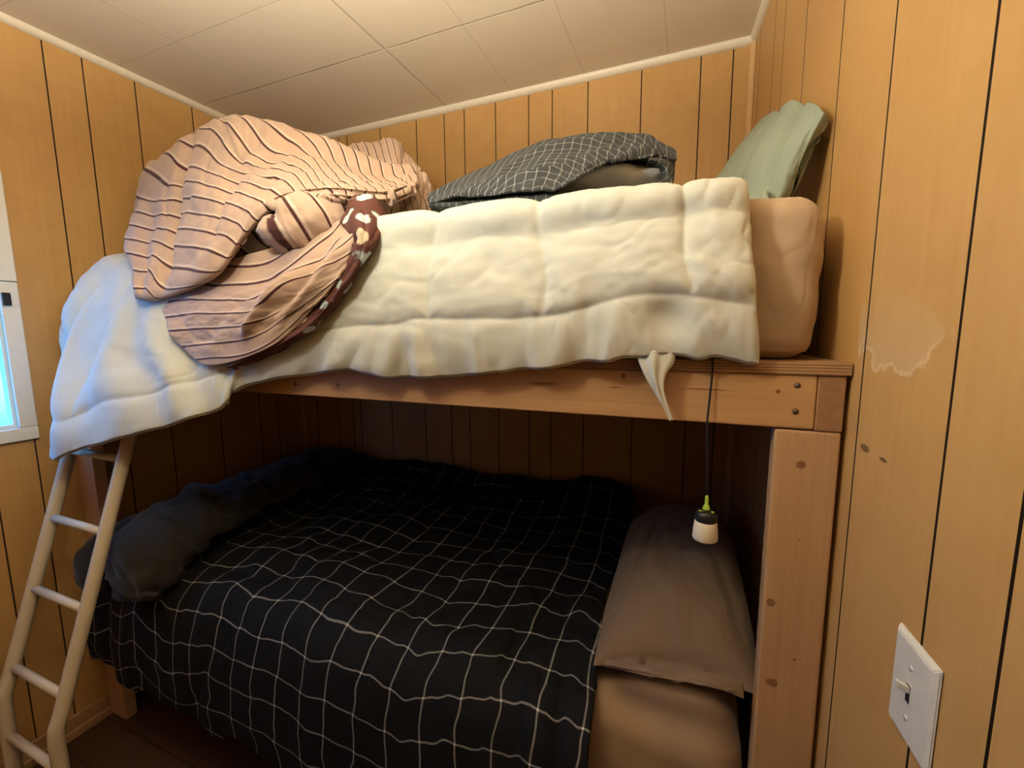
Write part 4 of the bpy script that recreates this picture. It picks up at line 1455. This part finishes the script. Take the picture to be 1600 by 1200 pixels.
# ------------------------------------------------------------------ light
ld = bpy.data.lights.new('ceiling_bulb', 'POINT')
ld.energy = 21
ld.color = (1.0, 0.955, 0.78)
ld.shadow_soft_size = 0.055
lo = bpy.data.objects.new('ceiling_bulb', ld)
lo.location = (-0.58, 0.22, 1.98)
COL.objects.link(lo)

# unseen pendant: frosted bowl added and shaped to dim light falling steeply down
LX, LY, LZ = -0.58, 0.22, 1.98
pend = empty('unseen_pendant_lamp', (LX, LY, LZ))
tag(pend, 'unseen pendant lamp in front of the bunk, frosted bowl added to dim the light below', 'lamp')
t = MT('frosted_bowl_glass')
tr = t.n('ShaderNodeBsdfTransparent'); tr.inputs[0].default_value = (1, 0.97, 0.9, 1)
t.b.inputs['Base Color'].default_value = (0.85, 0.82, 0.74, 1)
mx = t.n('ShaderNodeMixShader'); mx.inputs[0].default_value = 0.55
t.l(t.b.outputs[0], mx.inputs[2]); t.l(tr.outputs[0], mx.inputs[1]); t.l(mx.outputs[0], t.out.inputs['Surface'])
adopt(lathe('bowl', [(0.012, -0.115), (0.045, -0.112), (0.080, -0.098), (0.104, -0.078), (0.107, -0.076)], (LX, LY, LZ), t.m, None, 40), pend)
for k in range(3):
    a = 2 * math.pi * k / 3
    V, Fc = tube_mesh([(LX + 0.104 * math.cos(a), LY + 0.104 * math.sin(a), LZ - 0.078), (LX, LY, LZ + 0.30)], 0.0012, 6)
    adopt(mesh_obj('hanger', V, Fc, M['trim_white']), pend)
adopt(lathe('canopy', [(0.008, 0.29), (0.012, 0.43), (0.055, 0.445), (0.060, 0.4595)], (LX, LY, LZ), M['trim_white'], None, 28), pend)

# added upward fill spot, brightens the ceiling beyond what the bulb gives
ud = bpy.data.lights.new('ceiling_fill_spot', 'SPOT')
ud.energy = 95
ud.color = (1.0, 0.90, 0.72)
ud.shadow_soft_size = 0.08
ud.spot_size = math.radians(172)
ud.spot_blend = 0.35
uo = bpy.data.objects.new('ceiling_fill_spot', ud)
uo.location = (-0.58, 0.22, 1.99)
uo.rotation_euler = (math.pi, 0, 0)
COL.objects.link(uo)

pl = bpy.data.lights.new('window_portal', 'AREA')
pl.shape = 'RECTANGLE'
pl.size = WIN[1] - WIN[0]
pl.size_y = WIN[3] - WIN[2]
pl.cycles.is_portal = True
po = bpy.data.objects.new('window_portal', pl)
po.location = (XL - 0.07, (WIN[0] + WIN[1]) / 2, (WIN[2] + WIN[3]) / 2)
po.rotation_euler = (math.pi / 2, 0, -math.pi / 2)
COL.objects.link(po)

w = bpy.data.worlds.new('daylight')
SC.world = w
w.use_nodes = True
nt = w.node_tree
bg = nt.nodes['Background']
tc = nt.nodes.new('ShaderNodeTexCoord')
nz = nt.nodes.new('ShaderNodeTexNoise'); nz.inputs['Scale'].default_value = 6.0
nt.links.new(tc.outputs['Generated'], nz.inputs['Vector'])
rp = nt.nodes.new('ShaderNodeValToRGB')
rp.color_ramp.elements[0].position = 0.35; rp.color_ramp.elements[0].color = (0.025, 0.24, 0.74, 1)
rp.color_ramp.elements[1].position = 0.65; rp.color_ramp.elements[1].color = (0.09, 0.38, 0.92, 1)
nt.links.new(nz.outputs['Fac'], rp.inputs[0])
sx_ = nt.nodes.new('ShaderNodeSeparateXYZ'); nt.links.new(tc.outputs['Generated'], sx_.inputs[0])
hz = nt.nodes.new('ShaderNodeMapRange'); hz.inputs[1].default_value = -0.30; hz.inputs[2].default_value = -0.10
nt.links.new(sx_.outputs[2], hz.inputs[0])
gm = nt.nodes.new('ShaderNodeMix'); gm.data_type = 'RGBA'
gm.inputs[6].default_value = (0.012, 0.030, 0.035, 1)
nt.links.new(hz.outputs[0], gm.inputs[0]); nt.links.new(rp.outputs[0], gm.inputs[7])
nt.links.new(gm.outputs[2], bg.inputs[0])
bg.inputs[1].default_value = 11.5

SC.view_settings.view_transform = 'Standard'
SC.view_settings.look = 'None'
SC.view_settings.exposure = 0.0
SC.view_settings.gamma = 1.0
SC.view_settings.use_curve_mapping = False
